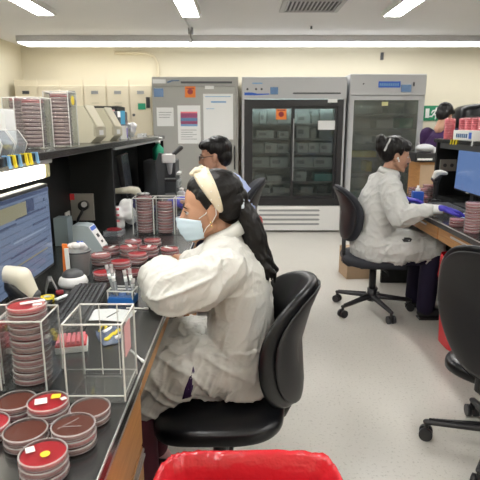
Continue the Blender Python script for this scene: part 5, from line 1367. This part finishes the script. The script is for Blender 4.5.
b.M = Matrix.Identity(4); remeshed(b, 'body', 'skin2', p4, .007, 4); face_parts(p4, HM4)
c4 = MB(); c4.M = T3
c4.loft([(1.93, 5.05, .80, .165, .18), (1.92, 5.05, 1.0, .155, .17), (1.91, 5.05, 1.15, .155, .19), (1.92, 5.05, 1.25, .12, .18), (1.935, 5.05, 1.315, .08, .10), (1.94, 5.05, 1.335, .055, .06)])
for s in (-1, 1): c4.cap((1.92+s*.12, 5.05-s*.09, 1.26), (1.95+s*.155, 5.05-s*.13, 1.04), .075, .062)
c4.M = Matrix.Identity(4); remeshed(c4, 'scrub_top', 'scrub_purple', p4, .009, 4, disp=folds(.008, 16, [((.1, 0, 1), 1, .8, None)], 4))
t4 = MB(); t4.M = T3
for s in (-1, 1): t4.cap((1.93+s*.07, 5.05, .84), (1.93+s*.08, 5.05, .46), .105, .085); t4.cap((1.93+s*.08, 5.05, .46), (1.93+s*.08, 5.05, .10), .085, .07)
t4.build('trousers', 'scrub_navy', p4)
for s in (-1, 1):
    sh = MB(); sh.M = T3; sh.cap((1.93+s*.08, 5.03, .045), (1.98+s*.08, 5.15, .042), .042, .040); sh.build('shoe', 'black_plastic', p4)
hr = MB(); hr.M = HM4; hr.ell((0, -.030, .048), (.088, .105, .092), n=28, m=18); hr.ell((0, -.070, .0), (.076, .062, .082)); hr.cap((-.045, .060, .074), (.045, .055, .074), .025, .025); hr.M = Matrix.Identity(4)
remeshed(hr, 'hair', 'hair', p4, .006, 3, disp=strands(.004, 55, 2))

# ============================================================ PLACE CHAIRS
make_chair('black vinyl office chair carrying the masked woman at the left bench', (-.075, 1.715, 0), PI/2-.0, .455, 'leather', .47, .46, base_rot=1.2, top=.905, wrap=.12, lean=-.01, off=.28, sw=.235, taper=.25)
make_chair('black office chair carrying the gloved woman at the right bench', (1.03, 3.80, 0), -PI/2, .47, 'soft_black', .42, .42, base_rot=.25, top=.985)
make_chair('empty black vinyl office chair with its back to the camera at the right edge', (1.14, 2.0, 0), -.85, .46, 'leather', .56, .52, base_rot=2.36, top=.985, taper=.40, sw=.225)
make_chair('black office chair of the man in pale blue scrubs', (-.14, 3.66, 0), PI/2, .47, 'soft_black', .44, .42, base_rot=.6, top=1.05)

# ============================================================ CAMERA, WORLD
cam = bpy.data.cameras.new('camera'); co = bpy.data.objects.new('camera', cam); C.objects.link(co)
co.location = (0, 0, 1.42); co.rotation_euler = (PI/2-math.atan2(115, 510), 0, 0)
cam.sensor_width = 36; cam.lens = 36*510/480; cam.clip_start = .02
cam.dof.use_dof = True; cam.dof.focus_distance = 1.95; cam.dof.aperture_fstop = 12
sc.camera = co
w = bpy.data.worlds.new('world'); sc.world = w; w.use_nodes = True; w.node_tree.nodes['Background'].inputs[0].default_value = (.9, .95, 1, 1); w.node_tree.nodes['Background'].inputs[1].default_value = .1
sc.view_settings.view_transform = 'Standard'; sc.view_settings.look = 'None'; sc.view_settings.gamma = 1; sc.view_settings.exposure = 1.32
sc.view_settings.use_curve_mapping = False
sc.cycles.transparent_max_bounces = 32; sc.cycles.max_bounces = 8
